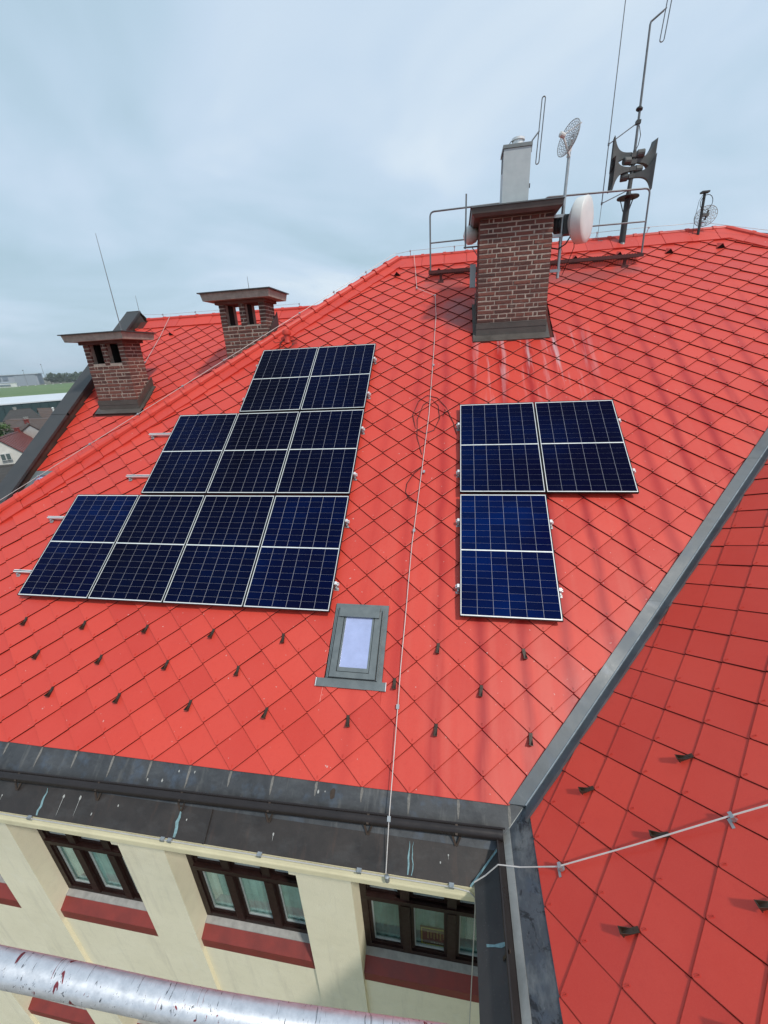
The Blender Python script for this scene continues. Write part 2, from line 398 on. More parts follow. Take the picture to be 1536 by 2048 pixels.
# ------------------------------------------------------------------ roof coordinate systems
def A(u, v, h=0.0): return Vv((u, v * ct - st * (h - 0.12), v * st + ct * (h - 0.12)))
KC = -1.10
def Cc(u, v, h=0.0): return Vv((u, v * ct - st * (h + KC), v * st + ct * (h + KC)))
VF = A(6.76, -1.65)
def B(y, ww, h=0.0): return Vv((VF.x + ww * ct - st * h, y, VF.z + ww * st + ct * h))
RA = Matrix(((1, 0, 0), (0, ct, st), (0, -st, ct))).transposed().to_4x4()        # local (u, v, h) -> world
# B: local x = -y_world direction? tile local (a,b,h): a along the eave, b up the slope
RB = Matrix(((0, -1, 0), (ct, 0, st), (-st, 0, ct))).transposed().to_4x4()
GROUND = -20.0

# ------------------------------------------------------------------ things that hold the parts
main = thing('town_building', 'cream rendered building with red diamond-tiled roof carrying the solar panels', 'building', (4.0, 3.0, GROUND))
side = thing('side_wing', 'right-hand wing with darker red diamond-tiled roof beyond the valley', 'building', (9.5, -2.0, GROUND))
rear = thing('rear_wing', 'rear wing with red diamond-tiled roof and dark metal verge behind the hip', 'building', (0.0, 6.0, GROUND))

# ------------------------------------------------------------------ diamond tiles
TILT = 0.033
def clip(poly, a, b, c):     # keep a*x+b*y<=c
    out = []
    for i in range(len(poly)):
        p, q = poly[i], poly[(i + 1) % len(poly)]
        dp, dq = a * p[0] + b * p[1] - c, a * q[0] + b * q[1] - c
        if dp <= 0: out.append(p)
        if (dp < 0 < dq) or (dq < 0 < dp):
            t = dp / (dp - dq); out.append((p[0] + (q[0] - p[0]) * t, p[1] + (q[1] - p[1]) * t))
    return out
def tile_poly(W, H):
    t = 0.012; ov = -0.0015; r = W / H      # the upper edges run a little under the tiles above
    return [(-t * r, t), (0, t * 0.55), (t * r, t), (W / 2, H / 2), (W / 2 + ov * r * .5, H / 2 + ov * .5), (0, H + ov), (-W / 2 - ov * r * .5, H / 2 + ov * .5), (-W / 2, H / 2)]
mUnder = mat('seam_shade_underlay', (0.085, 0.016, 0.012), 0.9)  # red-brown underlay, the shade of the tile seams put into its colour
mEdge = mat('tile_edge_shade', (0.16, 0.016, 0.012), 0.8, var=0.2, nscale=30)  # darker than the tile faces: undercut shade painted onto the edges
def tile_mesh(poly, H, W, hook=True):
    mb = MB()
    zz = lambda y: 0.002 + TILT * (1 - y / H)
    # chamfered lower edges: inset ring
    cx = sum(p[0] for p in poly) / len(poly); cy = sum(p[1] for p in poly) / len(poly)
    def ins(p):
        d = math.hypot(p[0] - cx, p[1] - cy) + 1e-6; k = max(0, 1 - 0.006 / d); return (cx + (p[0] - cx) * k, cy + (p[1] - cy) * k)
    inn = [ins(p) for p in poly]; n = len(poly)
    mb.face([(x, y, zz(y)) for x, y in inn])
    for i in range(n):
        p, q, pi, qi = poly[i], poly[(i + 1) % n], inn[i], inn[(i + 1) % n]
        mb.face([(p[0], p[1], zz(p[1]) - 0.0022), (q[0], q[1], zz(q[1]) - 0.0022), (qi[0], qi[1], zz(qi[1])), (pi[0], pi[1], zz(pi[1]))])
        mb.face([(p[0], p[1], zz(p[1]) - 0.0065), (q[0], q[1], zz(q[1]) - 0.0065), (q[0], q[1], zz(q[1]) - 0.0022), (p[0], p[1], zz(p[1]) - 0.0022)], 1)
    if hook:
        for sx in (-1, 1):
            mb.box(sx * 0.0045 - 0.0014, sx * 0.0045 + 0.0014, 0.026, 0.052, zz(0.04), zz(0.04) + 0.004)
        mb.box(-0.0045, 0.0045, 0.052, 0.056, zz(0.05), zz(0.05) + 0.004)
    return mb
def lay(parent, name, material, fn, rot, W, dvv, anchor, urange, vrange, planes, holes, limit, vis=None, edgemat=None):
    """diamond tiles on a slope; planes: (a,b,c) half planes; holes: (u0,u1,v0,v1) rectangles cut out"""
    H = 2 * dvv; base = tile_poly(W, H)
    full = tile_mesh(base, H, W); material = [material, mEdge]; fmesh = full.mesh(name, material)
    cand = []
    j0 = int(math.floor((vrange[0] - anchor[1]) / dvv)) - 2; j1 = int(math.ceil((vrange[1] - anchor[1]) / dvv)) + 1
    for j in range(j0, j1):
        v = anchor[1] + j * dvv; sh = (j % 2) * W / 2
        i0 = int(math.floor((urange[0] - anchor[0] - sh) / W)) - 1; i1 = int(math.ceil((urange[1] - anchor[0] - sh) / W)) + 1
        for i in range(i0, i1):
            u = anchor[0] + sh + i * W
            polys = [base]; clipped = False
            for a, b_, c in planes:
                nc = c - a * u - b_ * v
                if any(a * x + b_ * y > nc + 1e-6 for x, y in base): clipped = True
                polys = [clip(p, a, b_, nc) for p in polys]
            for (h0, h1, g0, g1) in holes:
                if u + W / 2 < h0 or u - W / 2 > h1 or v + H < g0 or v > g1: continue
                clipped = True; out = []
                for p in polys:
                    if len(p) < 3: continue
                    out.append(clip(p, 1, 0, h0 - u)); out.append(clip(p, -1, 0, -(h1 - u)))
                    mid = clip(clip(p, -1, 0, -(h0 - u)), 1, 0, h1 - u)
                    if len(mid) >= 3: out.append(clip(mid, 0, 1, g0 - v)); out.append(clip(mid, 0, -1, -(g1 - v)))
                polys = out
            def area(p): return abs(sum(p[k][0] * p[(k + 1) % len(p)][1] - p[(k + 1) % len(p)][0] * p[k][1] for k in range(len(p)))) / 2 if len(p) > 2 else 0
            polys = [p for p in polys if area(p) > 0.0012]
            for p in polys:
                P = fn(u, v, 0); x, y, z = pix(fn(u, v + H / 2, 0))
                size = 0
                if z > 0.3 and -60 < x < 1600 and -60 < y < 2110:
                    size = area(p) / (z * z) * (FPX ** 2) * abs((P - CAM).normalized().dot(rot.to_3x3() @ Vv((0, 0, 1))))
                    if vis and not vis(u, v + H / 2): size *= 0.01
                cand.append((size, u, v, p, clipped))
    cand.sort(key=lambda c: -c[0])
    rest = MB()
    for k, (size, u, v, p, cl) in enumerate(cand):
        jit = Matrix.Rotation(rad(random.uniform(-0.5, 0.5)), 4, 'Z') @ Matrix.Rotation(rad(random.uniform(-0.3, 0.4)), 4, 'X') @ Matrix.Rotation(rad(random.uniform(-0.5, 0.5)), 4, 'Y')
        if k < limit and size > 25:
            me = fmesh if not cl else tile_mesh(p, H, W, False).mesh(name, material)
            link(name, me, parent, fn(u, v, random.uniform(0, 0.002)), rot @ jit)
        else:
            t = full if not cl else tile_mesh(p, H, W, False)
            b0 = len(rest.v); M = rot @ jit; O = fn(u, v, 0)
            rest.v += [M.to_3x3() @ q + O for q in t.v]; rest.f += [tuple(b0 + a for a in f) for f in t.f]; rest.m += t.m
    if rest.f:
        o = rest.obj(name + '_field', material, parent); o['kind'] = 'stuff'
    return len(cand)

# hip line on the main slope (silhouette line, cap sits on it)
def hip_u(v): return 4.50 + (v - 8.30) * 0.872
RIDGE_V = 8.50; U1 = 11.50
# --- main roof slope base sheets (solid deck below the tiles)
roofA = MB()
roofA.prism([(hip_u(-1.74), -1.74), (6.70, -1.74), (6.79 + (7.4 + 1.65) * ct, 7.4), (U1, RIDGE_V), (hip_u(RIDGE_V), RIDGE_V)], -0.10, -0.006, A)
slopeA = roofA.obj('roof_slope', mUnder, main)
# hip end and back slopes behind (fall away from the camera)
back = MB()
pk0, pk1 = A(hip_u(RIDGE_V), RIDGE_V, -0.01), A(U1, RIDGE_V, -0.01)
e0 = A(hip_u(-1.74), -1.74, -0.01)
by = pk0.y + (pk0.y - e0.y)
back.face([pk0, e0, Vv((e0.x, by, e0.z))])
back.face([pk0, Vv((e0.x, by, e0.z)), Vv((18, by, e0.z)), pk1])
back.face([pk1, A(16.2, 2.9, -0.01), Vv((18, by, e0.z))])
back.obj('rear_slope', mA, main)
def in_panel(u, v):
    h = v - 0.09
    if -0.1 < h + 0.09 and 0.15 < u < 4.55:
        pass
    rects = [(0.05, 4.50, 0.0, 1.65), (1.2, 4.5, 1.8, 3.4), (2.35, 4.5, 3.6, 5.15), (6.2, 7.2, 0.1, 1.7), (6.2, 8.3, 1.85, 3.4)]
    return not any(a < u < b_ and c < v < d for a, b_, c, d in rects)
SKY = (4.60, 5.27, -0.80, 0.14)
CH1 = (6.36, 7.78, 5.24, 6.35)
k = 0.6
hipn = (-1.0, 0.872)     # keep u >= hip_u(v)+0.42 : -u + .872 v <= -(4.5-8.3*.872+.42)
hw = 0.40
planesA = [(0, -1, 1.715), (0, 1, 8.12), (-1, 0.872, -(4.50 - 8.30 * 0.872 + hw)),
           (1, -ct, 6.76 + 1.65 * ct - 0.137), (1, 1.07, U1 + 8.12 * 1.07 + 0.05)]
nA = lay(slopeA, 'roof_tile', mA, A, RA, 0.4685, 0.206, (5.875, -0.279), (-5, 13.5), (-1.9, 8.2), planesA, [SKY, CH1], 300, in_panel)
# --- side wing slope
roofB = MB()
BV = 9.0
roofB.prism([(-7.0, -0.02), (-1.27, -0.02), (-1.25 + BV * ct, BV), (-7.0, BV)], -0.10, -0.006, B)
slopeB = roofB.obj('roof_slope', mUnder, side)
# local a axis is -y : tile at (a, w), a = -y
Bf = lambda a, ww, h=0.0: B(-a, ww, h)
planesB = [(0, -1, 0.015), (0, 1, 8.6), (-1, -ct, 1.2576 - 0.205 - 0.012), (1, 0, 6.9)]
# valley edge on B: y <= VF.y + w*ct - offset  ->  -a <= ...
planesB[2] = (-1, -ct, VF.y - 0.137)
TILT = 0.021
nB = lay(slopeB, 'roof_tile', mB, Bf, RB, 0.466, 0.2075, (1.827, 0.615), (-6.2, 7.0), (-0.3, 8.8), planesB, [], 290)
# --- rear wing slope
roofC = MB()
roofC.prism([(-2.80, -1.0), (4.2, -1.0), (4.2, 8.45), (-2.80, 8.45)], -0.10, -0.006, Cc)
slopeC = roofC.obj('roof_slope', mUnder, rear)
def c_vis(u, v):
    P = Cc(u, v); return True
# only where the slope stands clear of the hip end of the main roof
CHa = (-2.28, -1.02, 4.66, 5.52); CHb = (0.98, 2.16, 6.25, 7.2)
planesC = [(-1, 0, 2.76), (0, 1, 8.10), (0, -1, 0.6), (1, -0.80, 4.50 - 8.30 * 0.80 + 0.85)]
TILT = 0.032
nC = lay(slopeC, 'roof_tile', mC, Cc, RA, 0.4685, 0.206, (-1.10, 4.10), (-3.2, 3.4), (-0.4, 8.2), planesC, [CHa, (-2.72, -1.98, 2.24, 3.07)], 300)

# ------------------------------------------------------------------ ridge and hip pieces
def cap_piece(fr, to, upv, r, parent, m, name, lap=0.03, flare=0.012, seg=7):
    fr = Vv(fr); to = Vv(to); d = (to - fr).normalized(); up = Vv(upv); sx = d.cross(up).normalized(); up = sx.cross(d).normalized()
    mb = MB(); a0, a1 = rad(-18), rad(198)
    ring = []
    for (P, rr) in ((fr - d * lap, r + flare), (fr + d * 0.035, r + flare), (fr + d * 0.04, r), (to, r - 0.004)):
        ring.append([P + (sx * math.cos(a0 + (a1 - a0) * i / seg) + up * math.sin(a0 + (a1 - a0) * i / seg) * 0.8) * rr for i in range(seg + 1)])
    for a, b_ in zip(ring, ring[1:]):
        for i in range(seg): mb.face([a[i], a[i + 1], b_[i + 1], b_[i]])
    mb.face(ring[0]); mb.face(list(reversed(ring[-1])))
    return mb.obj(name, m, parent)
nrm = A(0, 0, 1) - A(0, 0, 0)
# main ridge
x = hip_u(RIDGE_V) + 0.1; i = 0
ridge_up = Vv((0, 0, 1))
RP = lambda u: A(u, RIDGE_V, 0.02) + Vv((0, 0.03, 0.0))
while x < U1 - 0.1:
    x2 = min(x + 0.5, U1)
    cap_piece(RP(x), RP(x2), ridge_up, 0.075, main, mA, 'ridge_cap')
    if not (6.2 < x < 6.2):
        s = MB(); s.prism([(x + 0.003, 8.075), (x2 - 0.004, 8.075), (x2 - 0.004, 8.46), (x + 0.003, 8.46)], 0.0, 0.040 + 0.004 * (i % 2), A); s.obj('ridge_sheet', mA, main)
    x += 0.5; i += 1
# left hip
hip0 = Vv((hip_u(RIDGE_V), RIDGE_V)); L_h = 0.36
hd = Vv((-0.872, -1.0)).normalized()
t = 0.0; i = 0
total = (RIDGE_V + 1.74) / abs(hd.y)
hn = Vv((hd.y * -1, hd.x))         # towards the slope (u increasing)
if hn.x < 0: hn = -hn
while t < total - 0.05:
    t2 = min(t + L_h, total)
    a2 = hip0 + hd * t; b2 = hip0 + hd * t2
    hu = Vv((-0.35, -0.25, 0.9))
    cap_piece(A(b2.x, b2.y, 0.030) + Vv((0.02, 0, 0)), A(a2.x, a2.y, 0.030) + Vv((0.02, 0, 0)), hu, 0.095, main, mA, 'hip_cap', flare=0.020)
    b3 = b2 - hd * 0.007; p = [a2 + hn * 0.02, b3 + hn * 0.02, b3 + hn * (0.315 + 0.02 * (i % 2)), a2 + hn * 0.335]
    s = MB(); s.prism([(q.x, q.y) for q in p], 0.0, 0.042 + 0.004 * (i % 2), A); s.obj('hip_sheet', mA, main)
    t += L_h; i += 1
# right hip
t = 0.0; i = 0; hd2 = Vv((1.07, -1.0)).normalized(); hn2 = Vv((-1.0, -1.07)).normalized(); hip1 = Vv((U1, RIDGE_V))
while t < 5.2:
    a2 = hip1 + hd2 * t; b2 = hip1 + hd2 * (t + 0.5)
    cap_piece(A(b2.x, b2.y, 0.02), A(a2.x, a2.y, 0.02), Vv((0.3, -0.2, 0.9)), 0.075, main, mA, 'hip_cap')
    b3 = b2 - hd2 * 0.007; p = [a2 + hn2 * 0.02, b3 + hn2 * 0.02, b3 + hn2 * 0.36, a2 + hn2 * 0.36]
    s = MB(); s.prism([(q.x, q.y) for q in p], 0.0, 0.042 + 0.004 * (i % 2), A); s.obj('hip_sheet', mA, main)
    t += 0.5; i += 1
# rear wing ridge
x = -2.5; i = 0
while x < 2.6:
    cap_piece(Cc(x, 8.47, 0.02), Cc(x + 0.5, 8.47, 0.02), ridge_up, 0.07, rear, mC, 'ridge_cap')
    s = MB(); s.prism([(x + 0.003, 8.06), (x + 0.496, 8.06), (x + 0.496, 8.43), (x + 0.003, 8.43)], 0.0, 0.040 + 0.004 * (i % 2), Cc); s.obj('ridge_sheet', mC, rear)
    x += 0.5; i += 1
# rear wing verge (metal covered parapet)
vb = [(-0.6, 2.18), (2.18, 4.6), (4.6, 6.42), (6.42, 8.62)]
for i, (a, b_) in enumerate(vb):
    s = MB(); s.prism([(-3.165, a - 0.02), (-2.745, a - 0.02), (-2.745, b_ + 0.03), (-3.165, b_ + 0.03)], 0.15 + 0.004 * i, 0.20 + 0.006 * i, Cc)
    s.obj('verge_cap', mDark, rear)
s = MB(); s.prism([(-3.14, -0.6), (-2.775, -0.6), (-2.775, 8.6), (-3.14, 8.6)], -0.3, 0.152, Cc); s.obj('verge_side', mBrownM, rear)
s = MB(); s.prism([(-3.11, -0.6), (-2.80, -0.6), (-2.80, 8.5), (-3.11, 8.5)], -8.5, -0.3, Cc); s.obj('gable_wall', mWall, rear)
s = MB(); rp = Cc(-3.165, 8.62, 0.225); s.face([rp, rp + Vv((0.42, 0, 0)), rp + Vv((0.42, 0.5, -0.36)), rp + Vv((0, 0.5, -0.36))]); s.obj('verge_cap', mDark, rear)
bs = MB(); a = Cc(-2.8, 8.45, -0.01); b_ = Cc(4.2, 8.45, -0.01)
bs.face([a, b_, b_ + Vv((0, 7, -5.2)), a + Vv((0, 7, -5.2))]); bs.obj('rear_slope', mC, rear)

# ------------------------------------------------------------------ valley and eave sheet metal
vl = [(-1.70, 0.35), (0.35, 2.4), (2.4, 4.6), (4.6, 6.8)]
for i, (a, b_) in enumerate(vl):
    s = MB(); h = 0.040 + 0.003 * i
    def vp(v, off, hh, sideB):
        if not sideB: return A(6.76 + (v + 1.65) * ct - off, v, hh)
        return B(VF.y + (v + 1.65) * ct - off, (v + 1.65), hh)
    bb = b_ + 0.03
    cA, cB = vp(a, 0.0, h - 0.004, False), vp(bb, 0.0, h - 0.004, False)
    s.face([vp(a, 0.155, h, False), cA, cB, vp(bb, 0.155, h, False)])
    s.face([cA, vp(a, 0.155, h, True), vp(bb, 0.155, h, True), cB])
    s.face([vp(a, 0.155, 0, False), cA - Vv((0, 0, 0.02)), cA, vp(a, 0.155, h, False)])
    s.face([cA - Vv((0, 0, 0.02)), vp(a, 0.155, 0, True), vp(a, 0.155, h, True), cA])
    s.face([vp(a, 0.155, 0, False), vp(a, 0.155, h, False), vp(bb, 0.155, h, False), vp(bb, 0.155, 0, False)])
    s.face([vp(a, 0.155, h, True), vp(a, 0.155, 0, True), vp(bb, 0.155, 0, True), vp(bb, 0.155, h, True)])
    vs = s.obj('valley_sheet', mValley, main)
    s = MB(); s.tube([cA + Vv((0, 0, 0.002)), cB + Vv((0, 0, 0.002))], 0.009, 6); s.obj('valley_glint_rib', mZinc, vs)  # bright rib added as the glint along the valley crease
def vu(v): return 6.76 + (v + 1.65) * ct
# main eave: upper sheet, gutter, lower sheet
s = MB(); s.prism([(-5.5, -2.06), (vu(-2.06), -2.06), (vu(-1.66), -1.66), (-5.5, -1.66)], -0.05, 0.004, A); s.obj('eave_sheet', mSheetA, main)
js = [-5.5, -2.1, 0.9, 3.66, 99]
for i in range(4):
    u0, u1 = js[i], js[i + 1]
    s = MB(); va, vb_ = -2.335, -2.055
    s.prism([(u0 + 0.006, va), (min(u1, vu(va)), va), (min(u1, vu(vb_)), vb_), (u0 + 0.006, vb_)], -0.012, 0.0 - 0.003 * (i % 2), A)
    s.bar(A(u0 + 0.004, va, 0.004), A(u0 + 0.004, vb_, 0.004), 0.014, 0.014, nrm)
    s.obj('lower_eave_sheet', mLowA, main)
gv = lambda u: -2.02 + (u - 1.0) * 0.0155
g = MB()
g.tube([A(u, gv(u), 0.048) for u in (-5.5, 1.0, 4.0, 6.50)], 0.052, 14)
g.obj('gutter', mGutter, main, smooth=True)
g = MB(); g.tube([A(u, gv(u) + 0.047, 0.084) for u in (-5.5, 1.0, 4.0, 6.52)], 0.009, 6); g.obj('gutter_bead', mGutter, main)
for u in (-1.75, -0.72, 0.36, 1.36, 2.36, 3.33, 4.28, 5.27, 6.09):
    s = MB(); v = gv(u)
    for sx in (-1, 1): s.bar(A(u + sx * 0.045, v - 0.03, 0.05), A(u + sx * 0.004, v - 0.125, 0.012), 0.018, 0.006, nrm)
    s.bar(A(u, v + 0.05, 0.085), A(u, v - 0.04, 0.092), 0.022, 0.006, nrm)
    s.obj('gutter_bracket', mHook, main)
# side eave
s = MB(); s.prism([(-7, -0.30), (VF.y + 0.00 - 0.30 * ct, -0.30), (VF.y + 0.01, 0.01), (-7, 0.01)], -0.05, 0.006, B); s.obj('eave_sheet', mSheetB, side)
s = MB(); s.prism([(-7, -0.64), (VF.y - 0.64 * ct, -0.64), (VF.y - 0.31 * ct, -0.31), (-7, -0.31)], -0.04, -0.004, B); s.obj('lower_eave_sheet', mLowB, side)
mPaleBand = mat('limed_zinc', (0.24, 0.245, 0.235), 0.6, 0.2, build=sheet_build((0.30, 0.30, 0.285), (0.12, 0.12, 0.12), (0, 1, 0), SB, 1.2, (0.42, 0.42, 0.40)))
s = MB()   # gutter channel: inner bottom strip, upstand and bead
s.prism([(-7, -0.305), (VF.y - 0.25 * ct, -0.305), (VF.y - 0.20 * ct, -0.235), (-7, -0.235)], 0.0, 0.012, B)
s.obj('gutter_channel', mPaleBand, side)
s = MB()
yb = VF.y - 0.30 * ct
s.hexa([B(-7, -0.318, -0.01), B(yb, -0.318, -0.01), B(yb, -0.305, -0.01), B(-7, -0.305, -0.01), B(-7, -0.335, 0.075), B(yb, -0.335, 0.075), B(yb, -0.322, 0.075), B(-7, -0.322, 0.075)])
s.tube([B(-7, -0.33, 0.078), B(yb, -0.33, 0.078)], 0.010, 6)
s.obj('gutter', mGutter, side)
for y in (-2.3, -3.25, -4.2):
    s = MB(); s.bar(B(y, -0.30, 0.085), B(y, -0.41, 0.004), 0.02, 0.006, B(0, 0, 1) - B(0, 0, 0)); s.obj('gutter_bracket', mHook, side)
# stains with their own shape: verdigris runs and droppings on the sheets
mVerd = mat('verdigris', (0.17, 0.28, 0.30), 0.8, var=0.3, nscale=40)
mPale = mat('lime_run', (0.17, 0.16, 0.145), 0.85, var=0.3, nscale=50)
mDrop = mat('dropping', (0.36, 0.36, 0.34), 0.85, var=0.2, nscale=60)
def run(fn, pts, wd, name, m, parent, h=0.0085):
    s = MB(); n = len(pts)
    for i in range(n - 1):
        (u0, v0), (u1, v1) = pts[i], pts[i + 1]; w0 = wd[i] / 2; w1 = wd[i + 1] / 2
        s.face([fn(u1 - w1, v1, h), fn(u1 + w1, v1, h), fn(u0 + w0, v0, h), fn(u0 - w0, v0, h)])
    return s.obj(name, m, parent)
for (u, ww) in ((1.72, 0.026), (3.33, 0.034), (5.66, 0.016), (5.70, 0.010)):
    pts = [(u + random.uniform(-0.01, 0.01), -2.08 - 0.04 * j) for j in range(7)]
    run(A, pts, [ww * f for f in (0.15, 0.5, 0.8, 1.0, 1.0, 0.9, 0.7)], 'verdigris_run', mVerd, main, 0.003)
for i in range(14):   # pale runs under each tile tip of the eave
    u = 5.638 - 0.4685 * (i - 2)
    if u > 6.6: continue
    l = random.uniform(0.10, 0.24)
    pts = [(u + random.uniform(-0.003, 0.003), -1.72 - l * j / 4) for j in range(5)]
    run(A, pts, [0.020, 0.028, 0.024, 0.018, 0.006], 'lime_run', mPale, main, 0.0068)
def blobm(fn, u, v, r, parent, m, name, h, el=1.6, tail=0):
    s = MB(); n = 9; pts = []
    for q in range(n):
        a = 2 * math.pi * q / n; rr = r * random.uniform(0.7, 1.15)
        pts.append(fn(u + rr * math.cos(a), v + el * rr * math.sin(a), h))
    s.face(pts)
    if tail: s.face([fn(u - r * 0.25, v - r, h + .0005), fn(u - 0.001, v - tail, h + .0005), fn(u + 0.001, v - tail, h + .0005), fn(u + r * 0.25, v - r, h + .0005)])
    return s.obj(name, m, parent)
for (u, v, r, tl) in ((1.95, -2.13, 0.012, 0.17), (2.15, -2.12, 0.013, 0.16), (2.62, -2.14, 0.008, 0), (3.42, -2.17, 0.007, 0), (4.35, -2.18, 0.009, 0.05), (5.95, -2.2, 0.007, 0), (6.02, -2.14, 0.006, 0.03), (2.35, -2.24, 0.008, 0), (1.2, -2.2, 0.008, 0.1)):
    blobm(A, u, v, r, main, mDrop, 'dropping', 0.004, tail=tl)
for (u, v, r) in ((2.85, -1.89, 0.009), (3.02, -1.88, 0.011), (3.18, -1.78, 0.008), (3.36, -1.77, 0.007), (4.73, -1.80, 0.010), (4.80, -1.79, 0.006)):
    blobm(A, u, v, r, main, mDrop, 'dropping', 0.0068)
blobm(A, 4.88, -1.80, 0.03, main, mHook, 'dirt_patch', 0.0066)
run(B, [(-2.205, -0.55), (-2.215, -0.48), (-2.22, -0.42), (-2.215, -0.37)], [0.018, 0.014, 0.03, 0.02], 'verdigris_run', mVerd, side, -0.001)
run(lambda a, b2, h: A(a, b2, h), [(6.50, -1.98), (6.60, -1.85), (6.70, -1.72)], [0.012, 0.02, 0.008], 'lime_run', mDrop, main, 0.0075)
s = MB(); q0 = A(vu(-2.02) - 0.0, -2.04, 0.008); q1 = A(vu(-2.33), -2.33, 0.008); s.bar(q0, q1, 0.014, 0.010, (0, 0, 1)); s.obj('verdigris_seam', mVerd, main)

# ------------------------------------------------------------------ facade
YE, ZE = A(0, -2.335).y, A(0, -2.335).z
XR = 6.27
prof = [(YE + 0.004, ZE - 0.016), (YE + 0.004, ZE - 0.07), (YE - 0.004, ZE - 0.10), (YE - 0.010, ZE - 0.115), (YE - 0.012, ZE - 0.125), (YE - 0.012, ZE - 0.185), (YE + 0.0, ZE - 0.20), (YE + 0.10, ZE - 0.235), (YE + 0.16, ZE - 0.262), (YE + 0.19, ZE - 0.262), (-1.0, ZE - 0.262), (-1.0, ZE - 0.016)]
s = MB(); x0, x1 = -6.0, 9.5
for i in range(len(prof)):
    a, b_ = prof[i], prof[(i + 1) % len(prof)]
    s.face([(x0, a[0], a[1]), (x1, a[0], a[1]), (x1, b_[0], b_[1]), (x0, b_[0], b_[1])])
s.obj('cornice', mFascia, main)
YP, YN, YW = -1.62, -1.575, -1.40          # pilaster face, panel face, window plane
bays = [(-3.41, -1.90), (-1.295, 0.215), (0.82, 2.33), (2.925, 4.45), (5.045, 6.57)]
ZT = ZE - 0.258; ZS = -3.86
edges = [-6.0] + [q for b_ in bays for q in b_] + [9.5]
for i in range(0, len(edges), 2):
    s = MB(); s.box(edges[i], edges[i + 1], YP, -1.1, GROUND, ZT)
    if i > 0 and i < len(edges) - 1: s.box(edges[i] - 0.075, edges[i] + 0.02, YP - 0.004, -1.3, -2.13, ZT)
    s.obj('pilaster', mWall, main)
def window(x0, x1, zb, zt, poster=False):
    o = link('window', None, main, (x0, YW, zb)); o.empty_display_size = 0.1
    fw = 0.075
    s = MB()
    s.box(x0 - 0.02, x1 + 0.02, YN - 0.0, YN + 0.4, zb - 0.6, zb - 0.10)
    fr = MB()
    xs = [x0, x0 + (x1 - x0) / 3, x0 + 2 * (x1 - x0) / 3, x1]
    ztr = zb + 0.99
    fr.box(x0, x0 + fw, YW, YW + 0.07, zb, zt); fr.box(x1 - fw, x1, YW, YW + 0.07, zb, zt)
    fr.box(x0 + fw, x1 - fw, YW + 0.002, YW + 0.07, zb, zb + fw)
    fr.box(x0 + fw, x1 - fw, YW + 0.002, YW + 0.07, zt - fw, zt)
    fr.obj('frame', mWood, o)
    tr = MB(); tr.box(x0 + fw, x1 - fw, YW - 0.012, YW + 0.07, ztr, ztr + 0.085); tr.box(x0 + fw, x1 - fw, YW - 0.03, YW, ztr + 0.085, ztr + 0.11); tr.obj('transom', mWood, o)
    for xm in xs[1:3]:
        mu = MB(); mu.box(xm - 0.05, xm + 0.05, YW - 0.018, YW + 0.07, zb + fw, ztr); mu.box(xm - 0.05, xm + 0.05, YW - 0.018, YW + 0.07, ztr + 0.11, zt - fw); mu.obj('mullion', mWood, o)
    for i in range(3):
        a = xs[i] + (fw if i == 0 else 0.05); b_ = xs[i + 1] - (fw if i == 2 else 0.05)
        for (c, d) in ((zb + fw, ztr), (ztr + 0.11, zt - fw)):
            sa = MB(); t = 0.035
            sa.box(a + 0.003, a + t, YW + 0.02, YW + 0.06, c + 0.002, d - 0.002); sa.box(b_ - t, b_ - 0.003, YW + 0.02, YW + 0.06, c + 0.002, d - 0.002)
            sa.box(a + t, b_ - t, YW + 0.021, YW + 0.06, c + 0.002, c + t); sa.box(a + t, b_ - t, YW + 0.021, YW + 0.06, d - t, d - 0.002)
            sa.obj('sash', mWood, o)
            be = MB(); q = t + 0.012
            be.box(a + t, a + q, YW + 0.04, YW + 0.062, c + t, d - t); be.box(a + q, b_ - t, YW + 0.04, YW + 0.0625, c + t, c + t + 0.02)
            be.obj('glazing_bead', mBead, o)
            g = MB(); g.box(a + t, b_ - t, YW + 0.052, YW + 0.0545, c + t, d - t); g.obj('pane', mGlass, o)
    cu_ = MB(); n = 48
    for i in range(n):
        xa = x0 + (x1 - x0) * i / n; xb = x0 + (x1 - x0) * (i + 1) / n
        ya = YW + 0.074 + 0.006 * math.sin(i * 1.9); yb_ = YW + 0.074 + 0.006 * math.sin((i + 1) * 1.9)
        cu_.face([(xa, ya, zb + 0.02), (xb, yb_, zb + 0.02), (xb, yb_, zt), (xa, ya, zt)])
    cu_.obj('curtain', mCurtainD if poster else mCurtain, o)
    bx_ = MB(); bx_.box(x0 + 0.02, x1 - 0.02, YW + 0.088, YW + 0.34, zb - 0.03, zb + 0.015); bx_.obj('inner_sill', mWhite, o)
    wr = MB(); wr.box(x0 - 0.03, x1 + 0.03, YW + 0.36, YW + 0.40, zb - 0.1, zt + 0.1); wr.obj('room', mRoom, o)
    si = MB(); zz = zb - 0.005
    si.hexa([(x0 - 0.005, YW - 0.062, zz - 0.10), (x1 + 0.005, YW - 0.062, zz - 0.10), (x1 + 0.005, YW + 0.02, zz - 0.10), (x0 - 0.005, YW + 0.02, zz - 0.10),
             (x0 - 0.005, YW - 0.062, zz - 0.03), (x1 + 0.005, YW - 0.062, zz - 0.03), (x1 + 0.005, YW + 0.02, zz), (x0 - 0.005, YW + 0.02, zz)]); si.obj('sill_strip', mSillGrey, o)
    rs = MB()
